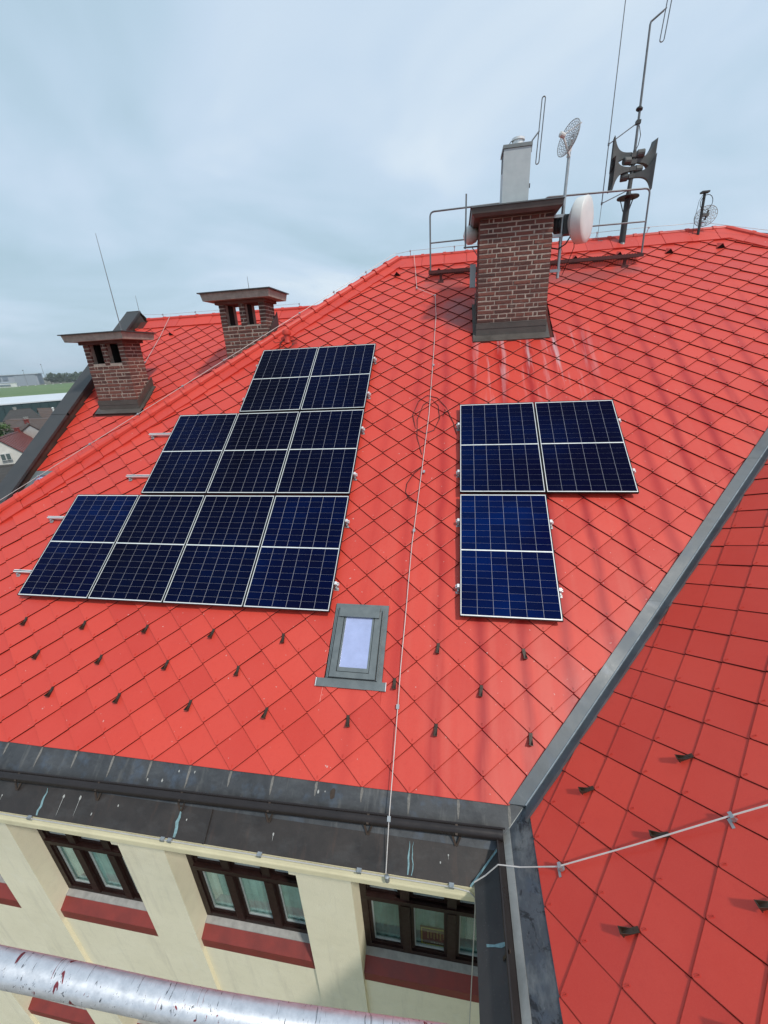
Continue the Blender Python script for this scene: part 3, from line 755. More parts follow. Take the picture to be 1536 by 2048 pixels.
    rs.hexa([(x0 + 0.001, YN - 0.006, zb - 0.30), (x1 - 0.001, YN - 0.006, zb - 0.30), (x1 - 0.001, YW - 0.06, zb - 0.30), (x0 + 0.001, YW - 0.06, zb - 0.30),
             (x0 + 0.001, YN - 0.006, zb - 0.135), (x1 - 0.001, YN - 0.006, zb - 0.135), (x1 - 0.001, YW - 0.06, zb - 0.045), (x0 + 0.001, YW - 0.06, zb - 0.045)]); rs.obj('sill', mSillRed, o)
    if poster:
        px0, px1 = xs[1] + 0.15, xs[2] - 0.055; pz0, pz1 = zb + 0.13, zb + 0.50; yy = YW + 0.060
        p = MB(); p.box(px0, px1, yy, yy + 0.004, pz0, pz1); po = p.obj('poster', mat('poster_red', (0.055, 0.006, 0.006), 0.5), o)
        b2 = MB(); t = 0.012
        b2.box(px0 + .01, px1 - .01, yy - 0.003, yy - .0005, pz0 + 0.012, pz0 + 0.012 + t); b2.box(px0 + .01, px1 - .01, yy - 0.003, yy - .0005, pz1 - 0.02 - t, pz1 - 0.02)
        b2.box(px0 + .01, px0 + .01 + t, yy - 0.003, yy - .0005, pz0 + 0.024, pz1 - 0.032)
        b2.obj('poster_border', mat('poster_yellow', (0.32, 0.27, 0.02), 0.5), o)
        b3 = MB()
        for kx in range(6):
            xx = px0 + 0.08 + kx * 0.036; b3.box(xx, xx + 0.018, yy - 0.003, yy - .0005, pz0 + 0.14 + 0.02 * (kx % 2), pz0 + 0.29 - 0.015 * (kx % 3))
        b3.obj('poster_mark', mat('poster_mark', (0.20, 0.16, 0.05), 0.5), o)
        b4 = MB()
        for kx in range(9): b4.box(px0 + 0.12 + kx * 0.019, px0 + 0.12 + kx * 0.019 + 0.012, yy - 0.003, yy - .0005, pz0 + 0.06, pz0 + 0.072 + 0.004 * (kx % 3))
        b4.obj('poster_line', mat('poster_pale', (0.4, 0.36, 0.28), 0.5), o)
for i, (a, b_) in enumerate(bays):
    window(a, b_, -3.80, -1.66, poster=(i == 4))
    window(a, b_, -7.45, -5.98)
    s = MB(); s.box(a, b_, YN, -1.1, -5.97, -3.80 - 0.295); s.obj('apron_panel', mWall, main)
    s = MB(); s.box(a, b_, YN, -1.1, GROUND, -7.45 - 0.295); s.obj('apron_panel', mWall, main)
s = MB(); s.box(6.62, 6.9, -7, YP - 0.002, GROUND, -1.75); s.obj('wall', mWall, side)
prB = [(0.02, -0.02), (0.02, -0.09), (0.10, -0.2), (0.35, -0.24), (0.6, -0.24), (0.6, -0.02)]
s = MB(); Xc, Zc = B(0, -0.64).x, B(0, -0.64).z
for i in range(len(prB)):
    a, b_ = prB[i], prB[(i + 1) % len(prB)]
    s.face([(Xc + a[0], -7, Zc + a[1]), (Xc + a[0], YE - 0.03, Zc + a[1]), (Xc + b_[0], YE - 0.03, Zc + b_[1]), (Xc + b_[0], -7, Zc + b_[1])])
s.obj('cornice', mFascia, side)

# ------------------------------------------------------------------ roof window
sk = link('roof_window', None, main, A(4.94, -0.33)); sk.empty_display_size = 0.1
su0, su1, sv0, sv1 = SKY
s = MB(); s.prism([(su0 + 0.02, sv0 + 0.04), (su1 - 0.0, sv0 + 0.04), (su1, sv1), (su0 + 0.01, sv1)], -0.02, 0.036, A); s.obj('flashing', mVelux, sk)
s = MB(); s.prism([(su0 - 0.085, sv0 - 0.03), (su1 + 0.05, sv0 - 0.03), (su1 + 0.05, sv0 + 0.06), (su0 - 0.085, sv0 + 0.06)], 0.0, 0.042, A); s.obj('apron_flashing', mVelux, sk)
for uu in (su0 - 0.087, su1 + 0.046):
    s = MB(); s.prism([(uu, sv0 - 0.03), (uu + 0.007, sv0 - 0.03), (uu + 0.007, sv0 + 0.06), (uu, sv0 + 0.06)], 0.042, 0.047, A); s.obj('flashing_edge', mAlu, sk)
wu0, wu1, wv0, wv1 = 4.655, 5.205, -0.735, 0.045
s = MB(); s.prism([(wu0, wv0), (wu1, wv0), (wu1, wv1), (wu0, wv1)], 0.0, 0.05, A); s.obj('kerb', mVeluxD, sk)
def frame_rect(u0, u1, v0, v1, tu, tv0, tv1, h0, h1):
    s = MB()
    s.prism([(u0, v0), (u0 + tu, v0), (u0 + tu, v1), (u0, v1)], h0, h1, A); s.prism([(u1 - tu, v0), (u1, v0), (u1, v1), (u1 - tu, v1)], h0, h1, A)
    s.prism([(u0 + tu, v0), (u1 - tu, v0), (u1 - tu, v0 + tv0), (u0 + tu, v0 + tv0)], h0, h1 - 0.002, A); s.prism([(u0 + tu, v1 - tv1), (u1 - tu, v1 - tv1), (u1 - tu, v1), (u0 + tu, v1)], h0, h1 - 0.002, A)
    return s
frame_rect(wu0 + 0.01, wu1 - 0.01, wv0 + 0.008, wv1, 0.075, 0.06, 0.05, 0.05, 0.078).obj('frame', mVelux, sk)
frame_rect(wu0 + 0.092, wu1 - 0.092, wv0 + 0.075, wv1 - 0.06, 0.022, 0.045, 0.012, 0.05, 0.070).obj('sash', mVelux, sk)
s = MB(); s.prism([(wu0 + 0.114, wv0 + 0.12), (wu1 - 0.114, wv0 + 0.12), (wu1 - 0.114, wv1 - 0.072), (wu0 + 0.114, wv1 - 0.072)], 0.05, 0.063, A); s.obj('pane', mSkyGlass, sk)
s = MB(); s.prism([(wu0 + 0.03, wv1 - 0.085), (wu1 - 0.03, wv1 - 0.085), (wu1 - 0.03, wv1 + 0.03), (wu0 + 0.03, wv1 + 0.03)], 0.06, 0.105, A); s.prism([(wu0 + 0.03, wv1 + 0.03), (wu1 - 0.03, wv1 + 0.03), (wu1 - 0.03, wv1 + 0.05), (wu0 + 0.03, wv1 + 0.05)], 0.05, 0.092, A); s.obj('hood', mVelux, sk)
for uu in (wu0 - 0.012, wu1 + 0.002):
    s = MB(); s.prism([(uu, wv0), (uu + 0.010, wv0), (uu + 0.010, wv1 + 0.03), (uu, wv1 + 0.03)], 0.0, 0.064, A); s.obj('side_cover', mVelux, sk)
# small roof window on the rear wing
s2 = link('roof_window', None, rear, Cc(-2.3, 2.5)); s2.empty_display_size = 0.1
s = MB(); s.prism([(-2.72, 2.24), (-1.98, 2.24), (-1.98, 3.07), (-2.72, 3.07)], -0.02, 0.03, Cc); s.obj('flashing', mVelux, s2)
s = MB(); s.prism([(-2.67, 2.28), (-2.57, 2.28), (-2.57, 3.02), (-2.67, 3.02)], 0.03, 0.09, Cc); s.prism([(-2.57, 2.90), (-2.1, 2.90), (-2.1, 3.02), (-2.57, 3.02)], 0.03, 0.093, Cc); s.prism([(-2.1, 2.28), (-2.03, 2.28), (-2.03, 3.02), (-2.1, 3.02)], 0.03, 0.09, Cc); s.obj('frame', mVelux, s2)
s = MB(); s.prism([(-2.57, 2.28), (-2.1, 2.28), (-2.1, 2.90), (-2.57, 2.90)], 0.03, 0.06, Cc); s.obj('pane', mSkyGlass, s2)

# ------------------------------------------------------------------ snow guards
def guard_mesh():
    s = MB(); w2 = 0.0165
    s.box(-w2, w2, -0.078, 0.03, 0.020, 0.026)                       # strap under the tile tip
    s.box(-w2 * 1.25, w2 * 1.25, -0.084, -0.078, 0.016, 0.066)       # upright stop
    for sx in (-1, 1):                                               # folded gussets
        p = [(sx * w2, -0.078, 0.026), (sx * w2, -0.022, 0.026), (sx * w2 * 1.2, -0.078, 0.064)]
        q = [(a - sx * 0.003, b, c) for a, b, c in p]
        s.face(p if sx > 0 else p[::-1]); s.face(q[::-1] if sx > 0 else q); s.face([p[1], p[2], q[2], q[1]])
    s.tube([(0, 0.004, 0.026), (0, 0.004, 0.030)], 0.006, 6)
    return s.mesh('snow_guard', mHook)
gm = guard_mesh()
def yaw_m(a): return Matrix.Rotation(rad(a), 4, 'Z')
for v, off in ((-0.279, 5.875), (-0.691, 5.4065), (-1.103, 5.875)):
    for i in range(-8, 3):
        u = off + i * 0.937
        if u > 6.95 or u < hip_u(v) + 0.3 or (4.4 < u < 5.35 and v > -0.85): continue
        link('snow_guard', gm, slopeA, A(u + 0.004, v - 0.022, 0.008), RA @ yaw_m(random.uniform(-9, 9)) @ Matrix.Rotation(rad(random.uniform(-4, 4)), 4, 'X'))
for ww, off in ((0.615, -1.36), (1.03, -1.825), (1.445, -1.36), (1.03, -2.757), (1.445, -2.292), (0.615, -2.292), (1.03, -0.893), (0.615, -3.2), (1.445, -3.2)):
    if ww > 1.2 and off > -1.0: continue
    if (ww, off) in ((1.03, -0.893),): continue
    link('snow_guard', gm, slopeB, B(off, ww - 0.022, 0.008), RB @ yaw_m(random.uniform(-9, 9)))

# ------------------------------------------------------------------ solar panels
PW, PH = 1.134, 1.722
def pv_meshes():
    fr = MB(); t = 0.035; lip = 0.009
    for (x0, x1, y0, y1) in ((0, lip, 0, PH), (PW - lip, PW, 0, PH), (lip, PW - lip, 0, lip), (lip, PW - lip, PH - lip, PH)):
        fr.box(x0, x1, y0, y1, -t, 0.0)
    lp = MB()
    e = 0.002
    bw = 0.009; q = lip + bw
    for (x0, x1, y0, y1) in ((lip, q, lip, PH - lip), (PW - q, PW - lip, lip, PH - lip), (q, PW - q, lip, lip + 0.013), (q, PW - q, PH - lip - 0.012, PH - lip), (q, PW - q, PH / 2 - 0.0075, PH / 2 + 0.0075)):
        lp.box(x0, x1, y0, y1, -0.006, -0.0022)
    bk = MB(); bk.box(lip, PW - lip, lip, PH - lip, -0.010, -0.004)
    ce = MB(); cw, ch = 0.1800, 0.0906; c = 0.0012
    ce.face([(0, 0, 0), (cw, 0, 0), (cw, ch, 0), (0, ch, 0)])
    return fr.mesh('frame', mFrame), lp.mesh('border', mFrameLip), bk.mesh('backsheet', mBack), (ce.mesh('cell', mCell), ce.mesh('cell', mCellB), ce.mesh('cell', mCellM)), cw, ch
FRm, LPm, BKm, CEm, CW_, CH_ = pv_meshes()
def panel(u, v, label, group, blue=0):
    o = thing('solar_panel', label, 'solar panel', A(u, v, 0.12), group)
    for nm, me in (('frame', FRm), ('border', LPm), ('backsheet', BKm)): link(nm, me, o, A(u, v, 0.12), RA)
    mx_ = 0.019; gx = 0.0045
    px_ = (PW - 2 * mx_ - 6 * CW_) / 5
    for half in range(2):
        y0 = 0.024 if half == 0 else PH / 2 + 0.009
        py = (PH / 2 - 0.033 - 9 * CH_) / 8
        for r in range(9):
            for c in range(6):
                link('cell', CEm[blue], o, A(u + mx_ + c * (CW_ + px_), v + y0 + r * (CH_ + py), 0.1172), RA)
    return o
cols = ['leftmost', 'second', 'third', 'rightmost']
for c in range(4): panel(c * (PW + 0.006), 0.0, '%s solar panel in the four-wide bottom row of the large array' % cols[c], 'solar panels of the large stepped array', 2 if c in (0, 3) else 0)
for c in range(1, 4): panel(c * (PW + 0.006), PH + 0.032, '%s solar panel in the three-wide middle row of the large array' % ['left', 'centre', 'right'][c - 1], 'solar panels of the large stepped array')
for c in range(2, 4): panel(c * (PW + 0.006), 2 * (PH + 0.032), '%s solar panel in the top row of the large array' % ['left', 'right'][c - 2], 'solar panels of the large stepped array')
R0, RV = 6.119, 0.0325
panel(R0, RV, 'lower solar panel of the small right-hand array, bluest of the three', 'solar panels of the small array', 1)
panel(R0, RV + PH + 0.031, 'upper left solar panel of the small right-hand array below the chimney', 'solar panels of the small array', 2)
panel(R0 + PW + 0.011, RV + PH + 0.031, 'upper right solar panel of the small right-hand array, nearest the valley', 'solar panels of the small array', 2)
def rail(u0, u1, v, label, feet):
    o = thing('mounting_rail', label, 'rail', A(u0, v), 'aluminium rails under the solar panels')
    s = MB(); s.prism([(u0, v - 0.018), (u1, v - 0.018), (u1, v + 0.018), (u0, v + 0.018)], 0.045, 0.083, A)
    s.prism([(u0 + 0.002, v - 0.006), (u1 - 0.002, v - 0.006), (u1 - 0.002, v + 0.006), (u0 + 0.002, v + 0.006)], 0.083, 0.0845, A, 1)
    s.obj('profile', [mAlu, mFrame], o)
    for f in feet:
        s = MB(); s.box(f - 0.012, f + 0.012, v - 0.05, v - 0.02, 0.0, 0.06, A); s.tube([A(f, v - 0.05, 0.0), A(f, v - 0.05, 0.05)], 0.008, 6); s.box(f - 0.028, f + 0.028, v - 0.07, v - 0.03, 0.022, 0.027, A)
        s.obj('roof_hook', mZinc, o)
    for f in (u1,):
        pass
    return o
def clampp(u, v, o, sgn):
    s = MB(); s.box(u - 0.001, u + sgn * 0.03, v - 0.02, v + 0.02, 0.086, 0.112, A); s.tube([A(u + sgn * 0.018, v, 0.1), A(u + sgn * 0.018, v, 0.118)], 0.007, 6); s.obj('end_clamp', mAlu, o)
RE = 4 * (PW + 0.006) - 0.006
rows = [(0, 0.0, 'bottom'), (1, PH + 0.032, 'middle'), (2, 2 * (PH + 0.032), 'top')]
for c0, v0, nm in rows:
    for f, wh in ((0.22, 'lower'), (0.76, 'upper')):
        us = c0 * (PW + 0.006) - (0.06 if c0 == 2 else 0.47 if c0 == 1 else 0.36 if f < .5 else 0.36)
        o = rail(us, RE + 0.05, v0 + f * PH, '%s aluminium rail under the %s row of the large array' % (wh, nm), (us + 0.06, RE + 0.02))
        clampp(RE + 0.002, v0 + f * PH, o, 1)
for (v0, u1, nm) in ((RV, R0 + PW, 'lower panel'), (RV + PH + 0.031, R0 + 2 * PW + 0.011, 'upper pair')):
    for f, wh in ((0.22, 'lower'), (0.76, 'upper')):
        o = rail(R0 - 0.05, u1 + 0.05, v0 + f * PH, '%s aluminium rail under the %s of the small array' % (wh, nm), (R0 - 0.02, u1 + 0.02))
        clampp(u1 + 0.002, v0 + f * PH, o, 1); clampp(R0 - 0.002, v0 + f * PH, o, -1)

# ------------------------------------------------------------------ brick chimneys
def brick_meshes():
    out = []
    for k in range(6):
        s = MB(); j = lambda: random.uniform(-0.06, 0.06)
        b = 0.06
        # front face (at y=-0.5) chamfered
        p = [(-.5, .5, -.5), (.5, .5, -.5), (.5, .5, .5), (-.5, .5, .5)]
        q = [(-.5 + j() * .4, -.38, -.5 + j()), (.5 + j() * .4, -.38, -.5 + j()), (.5 + j() * .4, -.38, .5 + j()), (-.5 + j() * .4, -.38, .5 + j())]
        r = [(-.47 + j() * .4, -.5 + j(), -.40 + j()), (.47 + j() * .4, -.5 + j(), -.40 + j()), (.47 + j() * .4, -.5 + j(), .40 + j()), (-.47 + j() * .4, -.5 + j(), .40 + j())]
        b0 = 0
        for a, c in ((p, q), (q, r)):
            for i in range(4): s.face([a[i], a[(i + 1) % 4], c[(i + 1) % 4], c[i]])
        s.face(r)
        out.append(s.mesh('brick', mBrick))
    return out
BM = brick_meshes()
def put_brick(parent, x0, x1, z0, z1, facey, axis, sgn, dep=0.05):
    """brick on a face; axis 'y' faces -y at facey, axis 'x' faces sgn*x at facey (x0,x1 are then y range)"""
    me = random.choice(BM); S = Matrix.Diagonal((x1 - x0, dep, z1 - z0, 1))
    pr = random.uniform(-0.002, 0.004)
    if axis == 'y':
        c = Vv(((x0 + x1) / 2, facey + dep / 2 - pr, (z0 + z1) / 2)); R_ = Matrix.Rotation(rad(random.uniform(-.5, .5)), 4, 'Y')
    else:
        c = Vv((facey - sgn * (dep / 2 - pr), (x0 + x1) / 2, (z0 + z1) / 2)); R_ = Matrix.Rotation(rad(90 * sgn), 4, 'Z')
    link('brick', me, parent, c, R_ @ S)
def course(parent, a0, a1, z, ch, kind, facey, axis, sgn, skip=()):
    j = 0.019
    if kind == 0: n = max(1, round((a1 - a0) / 0.30)); wds = [1.0] * n
    else:
        n = max(2, round((a1 - a0) / 0.15)); wds = [1.0] * n
        if n >= 5: wds = [1.0, 0.5] + [1.0] * (n - 3) + [0.5, 1.0]
    tot = sum(wds); x = a0
    for q in wds:
        x2 = x + (a1 - a0) * q / tot
        d = random.uniform(-0.004, 0.004)
        g1, g2 = random.uniform(-.004, .004), random.uniform(-.004, .004)
        xa = x + (j / 2 + g1 if x > a0 + .001 else 0); xb = x2 - (j / 2 + g2 if x2 < a1 - .001 else 0)
        segs = [(xa, xb)]
        for (s0, s1, g0, g1) in skip:
            if z + ch > g0 + 0.01 and z < g1 - 0.01:
                ns = []
                for (p, r) in segs:
                    if r <= s0 or p >= s1: ns.append((p, r)); continue
                    if p < s0: ns.append((p, s0))
                    if r > s1: ns.append((s1, r))
                segs = ns
        for (p, r) in segs:
            if r - p > 0.02: put_brick(parent, p, r, z + j / 2 + d * .4, z + ch - j / 2 + d * .4, facey, axis, sgn)
        x = x2
def chimney(label, x0, x1, y0, y1, zb, zt, ztop, fn, v_front, v_back, flash_h, openings=(), cap='slab', zf=None, right=True, left=True):
    o = thing('brick_chimney', label, 'chimney', ((x0 + x1) / 2, (y0 + y1) / 2, zb), 'brick chimneys on the roofs')
    ch = 0.0745; inn = 0.006
    core = MB()
    zo = min([q[2] for q in openings]) if openings else zt
    core.box(x0 + inn, x1 - inn, y0 + inn, y1 - inn, zb - 0.9, zo)
    if openings:
        xs = [x0 + inn] + [q for op in openings for q in op[:2]] + [x1 - inn]
        for i in range(0, len(xs), 2): core.box(xs[i], xs[i + 1], y0 + inn, y0 + 0.14, zo, zt); core.box(xs[i], xs[i + 1], y1 - 0.14, y1 - inn, zo, zt)
        # side piers at the corners
        core.box(x0 + inn, x0 + 0.13, y0 + 0.14, y1 - 0.14, zo, zt); core.box(x1 - 0.13, x1 - inn, y0 + 0.14, y1 - 0.14, zo, zt)
    core.obj('mortar_core', mMortar, o)
    n = int(round((zt - zb) / ch)); ch = (zt - zb) / n
    for i in range(n):
        z = zb + i * ch
        course(o, x0, x1, z, ch, (n - i) % 2, y0, 'y', 1, openings)
        if right: course(o, y0 + 0.05, y1, z, ch, (n - i + 1) % 2, x1, 'x', 1)
        if left: course(o, y0 + 0.05, y1, z, ch, (n - i + 1) % 2, x0, 'x', -1)
        if openings and i > n * 0.45:
            pass
    return o, ch
# --- big chimney
o, ch = chimney('tall brown brick chimney topped by a metal flue, beside the antennas', 6.43, 7.63, 4.394, 5.15, 3.33, 4.945, 5.1, A, 0, 0, 0.2)
big = o
s = MB(); s.hexa([(6.33, 4.25, 4.945), (7.68, 4.25, 4.945), (7.68, 5.30, 4.945), (6.33, 5.30, 4.945), (6.29, 4.22, 4.99), (7.72, 4.22, 4.99), (7.72, 5.33, 4.99), (6.29, 5.33, 4.99)])
s.hexa([(6.29, 4.22, 4.992), (7.72, 4.22, 4.992), (7.72, 5.33, 4.992), (6.29, 5.33, 4.992), (6.28, 4.21, 5.07), (7.725, 4.21, 5.07), (7.725, 5.34, 5.07), (6.28, 5.34, 5.07)])
s.obj('cap', mFlash, o)
s = MB(); s.hexa([(6.26, 4.19, 5.072), (7.735, 4.19, 5.072), (7.735, 5.36, 5.072), (6.26, 5.36, 5.072), (6.30, 4.23, 5.10), (7.705, 4.23, 5.10), (7.705, 5.32, 5.10), (6.30, 5.32, 5.10)]); s.obj('cap_sheet', mDark, o)
def chim_flash(o, fn, x0, x1, y0, y1, zf, off, m, vfun, bottom_out=0.15, sideout=0.07):
    # front upstand, apron, two stepped side upstands
    v0 = vfun(y0)
    s = MB(); s.box(x0 - 0.012, x1 + 0.012, y0 - 0.015, y0 - 0.004, vfun.z(y0) - 0.05, zf - 0.09); s.obj('front_upstand', m, o)
    s = MB(); s.box(x0 - 0.014, x1 + 0.014, y0 - 0.022, y0 - 0.006, zf - 0.09, zf); s.tube([(x0, y0 - 0.018, zf), (x1, y0 - 0.018, zf)], 0.007, 5); s.obj('counter_flashing', m, o)
    s = MB(); s.prism([(x0 - sideout, v0 - bottom_out), (x1 + sideout, v0 - bottom_out), (x1 + sideout, v0 + 0.03), (x0 - sideout, v0 + 0.03)], 0.0, 0.042, fn); s.obj('apron', m, o)
    v1 = vfun(y1)
    for sx, X in ((-1, x0), (1, x1)):
        s = MB(); p = []
        for vv in (v0 - 0.03, v1 + 0.1):
            a = fn(X + sx * 0.006, vv, -0.02); p.append(a)
        hh = 0.26
        q = [Vv((X + sx * 0.006, p[0].y, p[0].z)), Vv((X + sx * 0.006, p[1].y, p[1].z))]
        s.hexa([q[0], q[0] + Vv((sx * .014, 0, 0)), q[1] + Vv((sx * .014, 0, 0)), q[1], q[0] + Vv((0, 0, hh)), q[0] + Vv((sx * .014, 0, hh)), q[1] + Vv((sx * .014, 0, hh)), q[1] + Vv((0, 0, hh))])
        s.prism([(X + sx * 0.008, v0 - bottom_out), (X + sx * sideout, v0 - bottom_out), (X + sx * sideout, v1 + 0.1), (X + sx * 0.008, v1 + 0.1)] if sx > 0 else [(X - sideout, v0 - bottom_out), (X - 0.008, v0 - bottom_out), (X - 0.008, v1 + 0.1), (X - sideout, v1 + 0.1)], 0.0, 0.044, fn)
        s.obj('side_flashing', m, o)
class VA:
    def __init__(s, k): s.k = k
    def __call__(s, y): return (y + st * s.k) / ct
    def z(s, y): return s(y) * st + ct * s.k
chim_flash(o, A, 6.43, 7.63, 4.394, 5.15, 3.33, 0, mFlash, VA(-0.12))
# --- the two slotted chimneys of the rear wing
def slotted(label, x0, x1, y0, y1, zb, zo, zt, rod):
    wv = (x1 - x0); pw = 0.135
    ow = (wv - 2 * pw - 0.125) / 2
    ops = [(x0 + pw, x0 + pw + ow, zo, zt), (x1 - pw - ow, x1 - pw, zo, zt)]
    o, ch = chimney(label, x0, x1, y0, y1, zb, zt, zt, Cc, 0, 0, 0.2, openings=ops)
    # corbel course, slab, sheet cover
    s = MB(); s.box(x0 - 0.05, x1 + 0.05, y0 - 0.05, y1 + 0.05, zt, zt + 0.065); s.box(x0 - 0.02, x1 + 0.02, y0 - 0.02, y1 + 0.02, zt - 0.0, zt - 0.001); s.obj('corbel', mBrick, o)
    s = MB(); e = 0.24
    n = 8
    s.hexa([(x0 - e + .025, y0 - e + .025, zt + 0.066), (x1 + e - .025, y0 - e + .025, zt + 0.066), (x1 + e - .025, y1 + e - .025, zt + 0.066), (x0 - e + .025, y1 + e - .025, zt + 0.066), (x0 - e, y0 - e, zt + 0.20), (x1 + e, y0 - e, zt + 0.20), (x1 + e, y1 + e, zt + 0.20), (x0 - e, y1 + e, zt + 0.20)]); s.obj('cap_slab', mConc, o)
    s = MB(); e = 0.28
    s.hexa([(x0 - e, y0 - e, zt + 0.202), (x1 + e, y0 - e, zt + 0.202), (x1 + e, y1 + e, zt + 0.202), (x0 - e, y1 + e, zt + 0.202), (x0 - e, y0 - e, zt + 0.222), (x1 + e, y0 - e, zt + 0.222), (x1 + e, y1 + e, zt + 0.222), (x0 - e, y1 + e, zt + 0.222)])
    s.obj('cap_sheet', mDark, o)
    xm = (x0 + x1) / 2
    for xa in (x0 + 0.131, xm - 0.062, x1 - 0.140):
        s = MB(); s.box(xa, xa + (0.124 if xa == xm - 0.062 else 0.008), y0 + 0.141, y1 - 0.141, zo + 0.002, zt - 0.002); s.obj('flue_lining', mSoot, o)
    s = MB(); s.box(x0 + 0.14, x1 - 0.141, y0 + 0.02, y1 - 0.02, zo - 0.01, zo + 0.004); s.obj('flue_floor', mSoot, o)
    return o
c1 = slotted('low slotted brick chimney nearest the dark verge, long rod on top', -2.13, -1.12, 4.56, 5.10, 2.22, 3.03, 3.43, True)
chim_flash(c1, Cc, -2.13, -1.12, 4.56, 5.10, 2.22, 0, mFlash, VA(KC), 0.12, 0.09)
c2 = slotted('slotted brick chimney half hidden behind the hip, sky seen through its slots', 1.04, 2.08, 5.0, 5.5, 2.9, 3.645, 4.06, True)
s = MB(); p0 = Cc(2.1, 6.25, 0.0); s.hexa([(2.086, 4.9, 3.12), (2.10, 4.9, 3.12), (2.10, 5.6, 3.64), (2.086, 5.6, 3.64), (2.086, 4.9, 3.40), (2.10, 4.9, 3.40), (2.10, 5.6, 3.92), (2.086, 5.6, 3.92)]); s.obj('side_flashing', mDark, c2)
# soot lining inside chimney 1 (its flues are dark and closed at the back)
s = MB(); s.box(-1.99, -1.26, 4.94, 4.955, 3.04, 3.42); s.obj('flue_back', mSoot, c1)
def rod(base, h, r, label, lean=(0, 0)):
    s = MB(); b = Vv(base); s.tube([b, b + Vv((lean[0] * .5, lean[1] * .5, h * .5)), b + Vv((lean[0], lean[1], h))], [r, r * .8, r * .45], 6)
    s.lathe([(0.02, 0), (0.02, 0.03), (r, 0.04)], b, (0, 0, 1), 8)
    return tag(s.obj('lightning_rod', mGreyPipe, None, loc=base), label, 'lightning rod', 'lightning rods')
rod((-1.06, 4.56, 3.652), 1.80, 0.009, 'tall thin lightning rod rising from the low slotted chimney', (-0.02, 0))
rod((1.7, 5.2, 4.282), 0.30, 0.007, 'short lightning rod on the half-hidden slotted chimney')
rod(tuple(Cc(-2.75, 8.60, 0.2)), 0.42, 0.007, 'short lightning rod at the top of the dark verge')

# ------------------------------------------------------------------ flue on the big chimney
o = thing('metal_flue', 'pale grey boxed metal flue with round steel pipe on the tall chimney', 'flue', (6.98, 4.75, 5.10))
F0 = dict(x0=6.79, x1=7.22, y0=4.55, y1=4.95)
s = MB(); s.box(6.79, 7.22, 4.55, 4.95, 5.16, 5.92); s.obj('casing', mat('casing_grey', (0.46, 0.50, 0.51), 0.5, 0.2, var=0.06, nscale=9), o)
s = MB(); s.box(6.775, 7.235, 4.535, 4.965, 5.922, 5.97); s.obj('lid', mat('lid_grey', (0.20, 0.22, 0.22), 0.5, 0.3), o)
s = MB(); s.hexa([(6.74, 4.50, 5.101), (7.27, 4.50, 5.101), (7.27, 5.0, 5.101), (6.74, 5.0, 5.101), (6.785, 4.545, 5.18), (7.225, 4.545, 5.18), (7.225, 4.955, 5.18), (6.785, 4.955, 5.18)]); s.obj('base_flashing', mDark, o)
s = MB(); s.lathe([(0.085, 0), (0.085, 0.10), (0.105, 0.10), (0.105, 0.13), (0.085, 0.135), (0.07, 0.135)], (7.03, 4.75, 5.972), (0, 0, 1), 20); s.obj('pipe', mAlu, o, smooth=True)
s = MB(); s.bar((7.232, 4.6, 5.37), (7.232, 4.6, 5.43), 0.02, 0.02); s.tube([(6.782, 4.56, 5.92), (6.775, 4.6, 5.75), (6.775, 4.6, 5.6)], 0.007, 5); s.tube([(6.86, 4.6, 5.97), (6.9, 4.62, 6.03), (6.95, 4.66, 6.05)], 0.006, 5); s.obj('cable', mBlack, o)
def dipole(center, h, wd, dirv, arm_from, label, r=0.009, up=Vv((0, 0, 1))):
    c = Vv(center); d = Vv(dirv).normalized(); up = Vv(up).normalized(); s = MB(); pts = []
    hr = wd / 2
    for i in range(9): a = math.pi * i / 8; pts.append(c + up * (h / 2 - hr) + d * hr * math.cos(a) + up * hr * math.sin(a))
    for i in range(9): a = math.pi + math.pi * i / 8; pts.append(c - up * (h / 2 - hr) + d * hr * math.cos(a) + up * hr * math.sin(a))
    pts.append(pts[0]); s.tube(pts, r, 6)
    o = thing('folded_dipole_antenna', label, 'antenna', arm_from[0], 'folded dipole antennas')
    s.obj('loop', mGreyPipe, o)
    s = MB(); s.tube(arm_from, 0.012, 6); s.obj('arm', mGreyPipe, o); return o
dipole((7.36, 4.66, 6.13), 0.86, 0.05, (1, -0.1, 0.15), [(7.225, 4.6, 5.85), (7.232, 4.6, 6.0), (7.34, 4.65, 6.13)], 'folded dipole antenna on a short arm at the top of the metal flue', up=(0.04, 0, 1))

# ------------------------------------------------------------------ chimney mounted antennas
o = thing('bar_antenna', 'slim grey vertical bar antenna on an arm left of the tall chimney', 'antenna', (6.2, 4.7, 4.62))
s = MB(); s.bar((6.2, 4.7, 4.60), (6.2, 4.7, 5.42), 0.028, 0.02, (0, 1, 0)); s.obj('bar', mGreyPipe, o)
s = MB(); s.tube([(6.43, 4.7, 4.62), (6.17, 4.7, 4.62)], 0.014, 6); s.tube([(6.32, 4.7, 4.61), (6.43, 4.7, 4.46)], 0.008, 6); s.obj('arm', mGreyPipe, o)
s = MB(); s.lathe([(0.001, -0.15), (0.07, -0.135), (0.12, -0.10), (0.15, -0.02), (0.15, 0.05), (0.10, 0.11), (0.001, 0.14)], (6.30, 5.0, 4.87), (-1, 0, 0), 24)
tag(s.obj('dish_radome', mWhite, None, smooth=True, loc=(6.3, 5.0, 4.87)), 'white rounded radome peeking out left of the tall chimney', 'antenna')
s = MB(); s.box(6.31, 6.42, 5.3, 5.4, 4.05, 4.45)
tag(s.obj('metal_cabinet', mZinc, None, loc=(6.35, 5.35, 4.0)), 'small galvanised box at roof level left of the tall chimney', 'box')
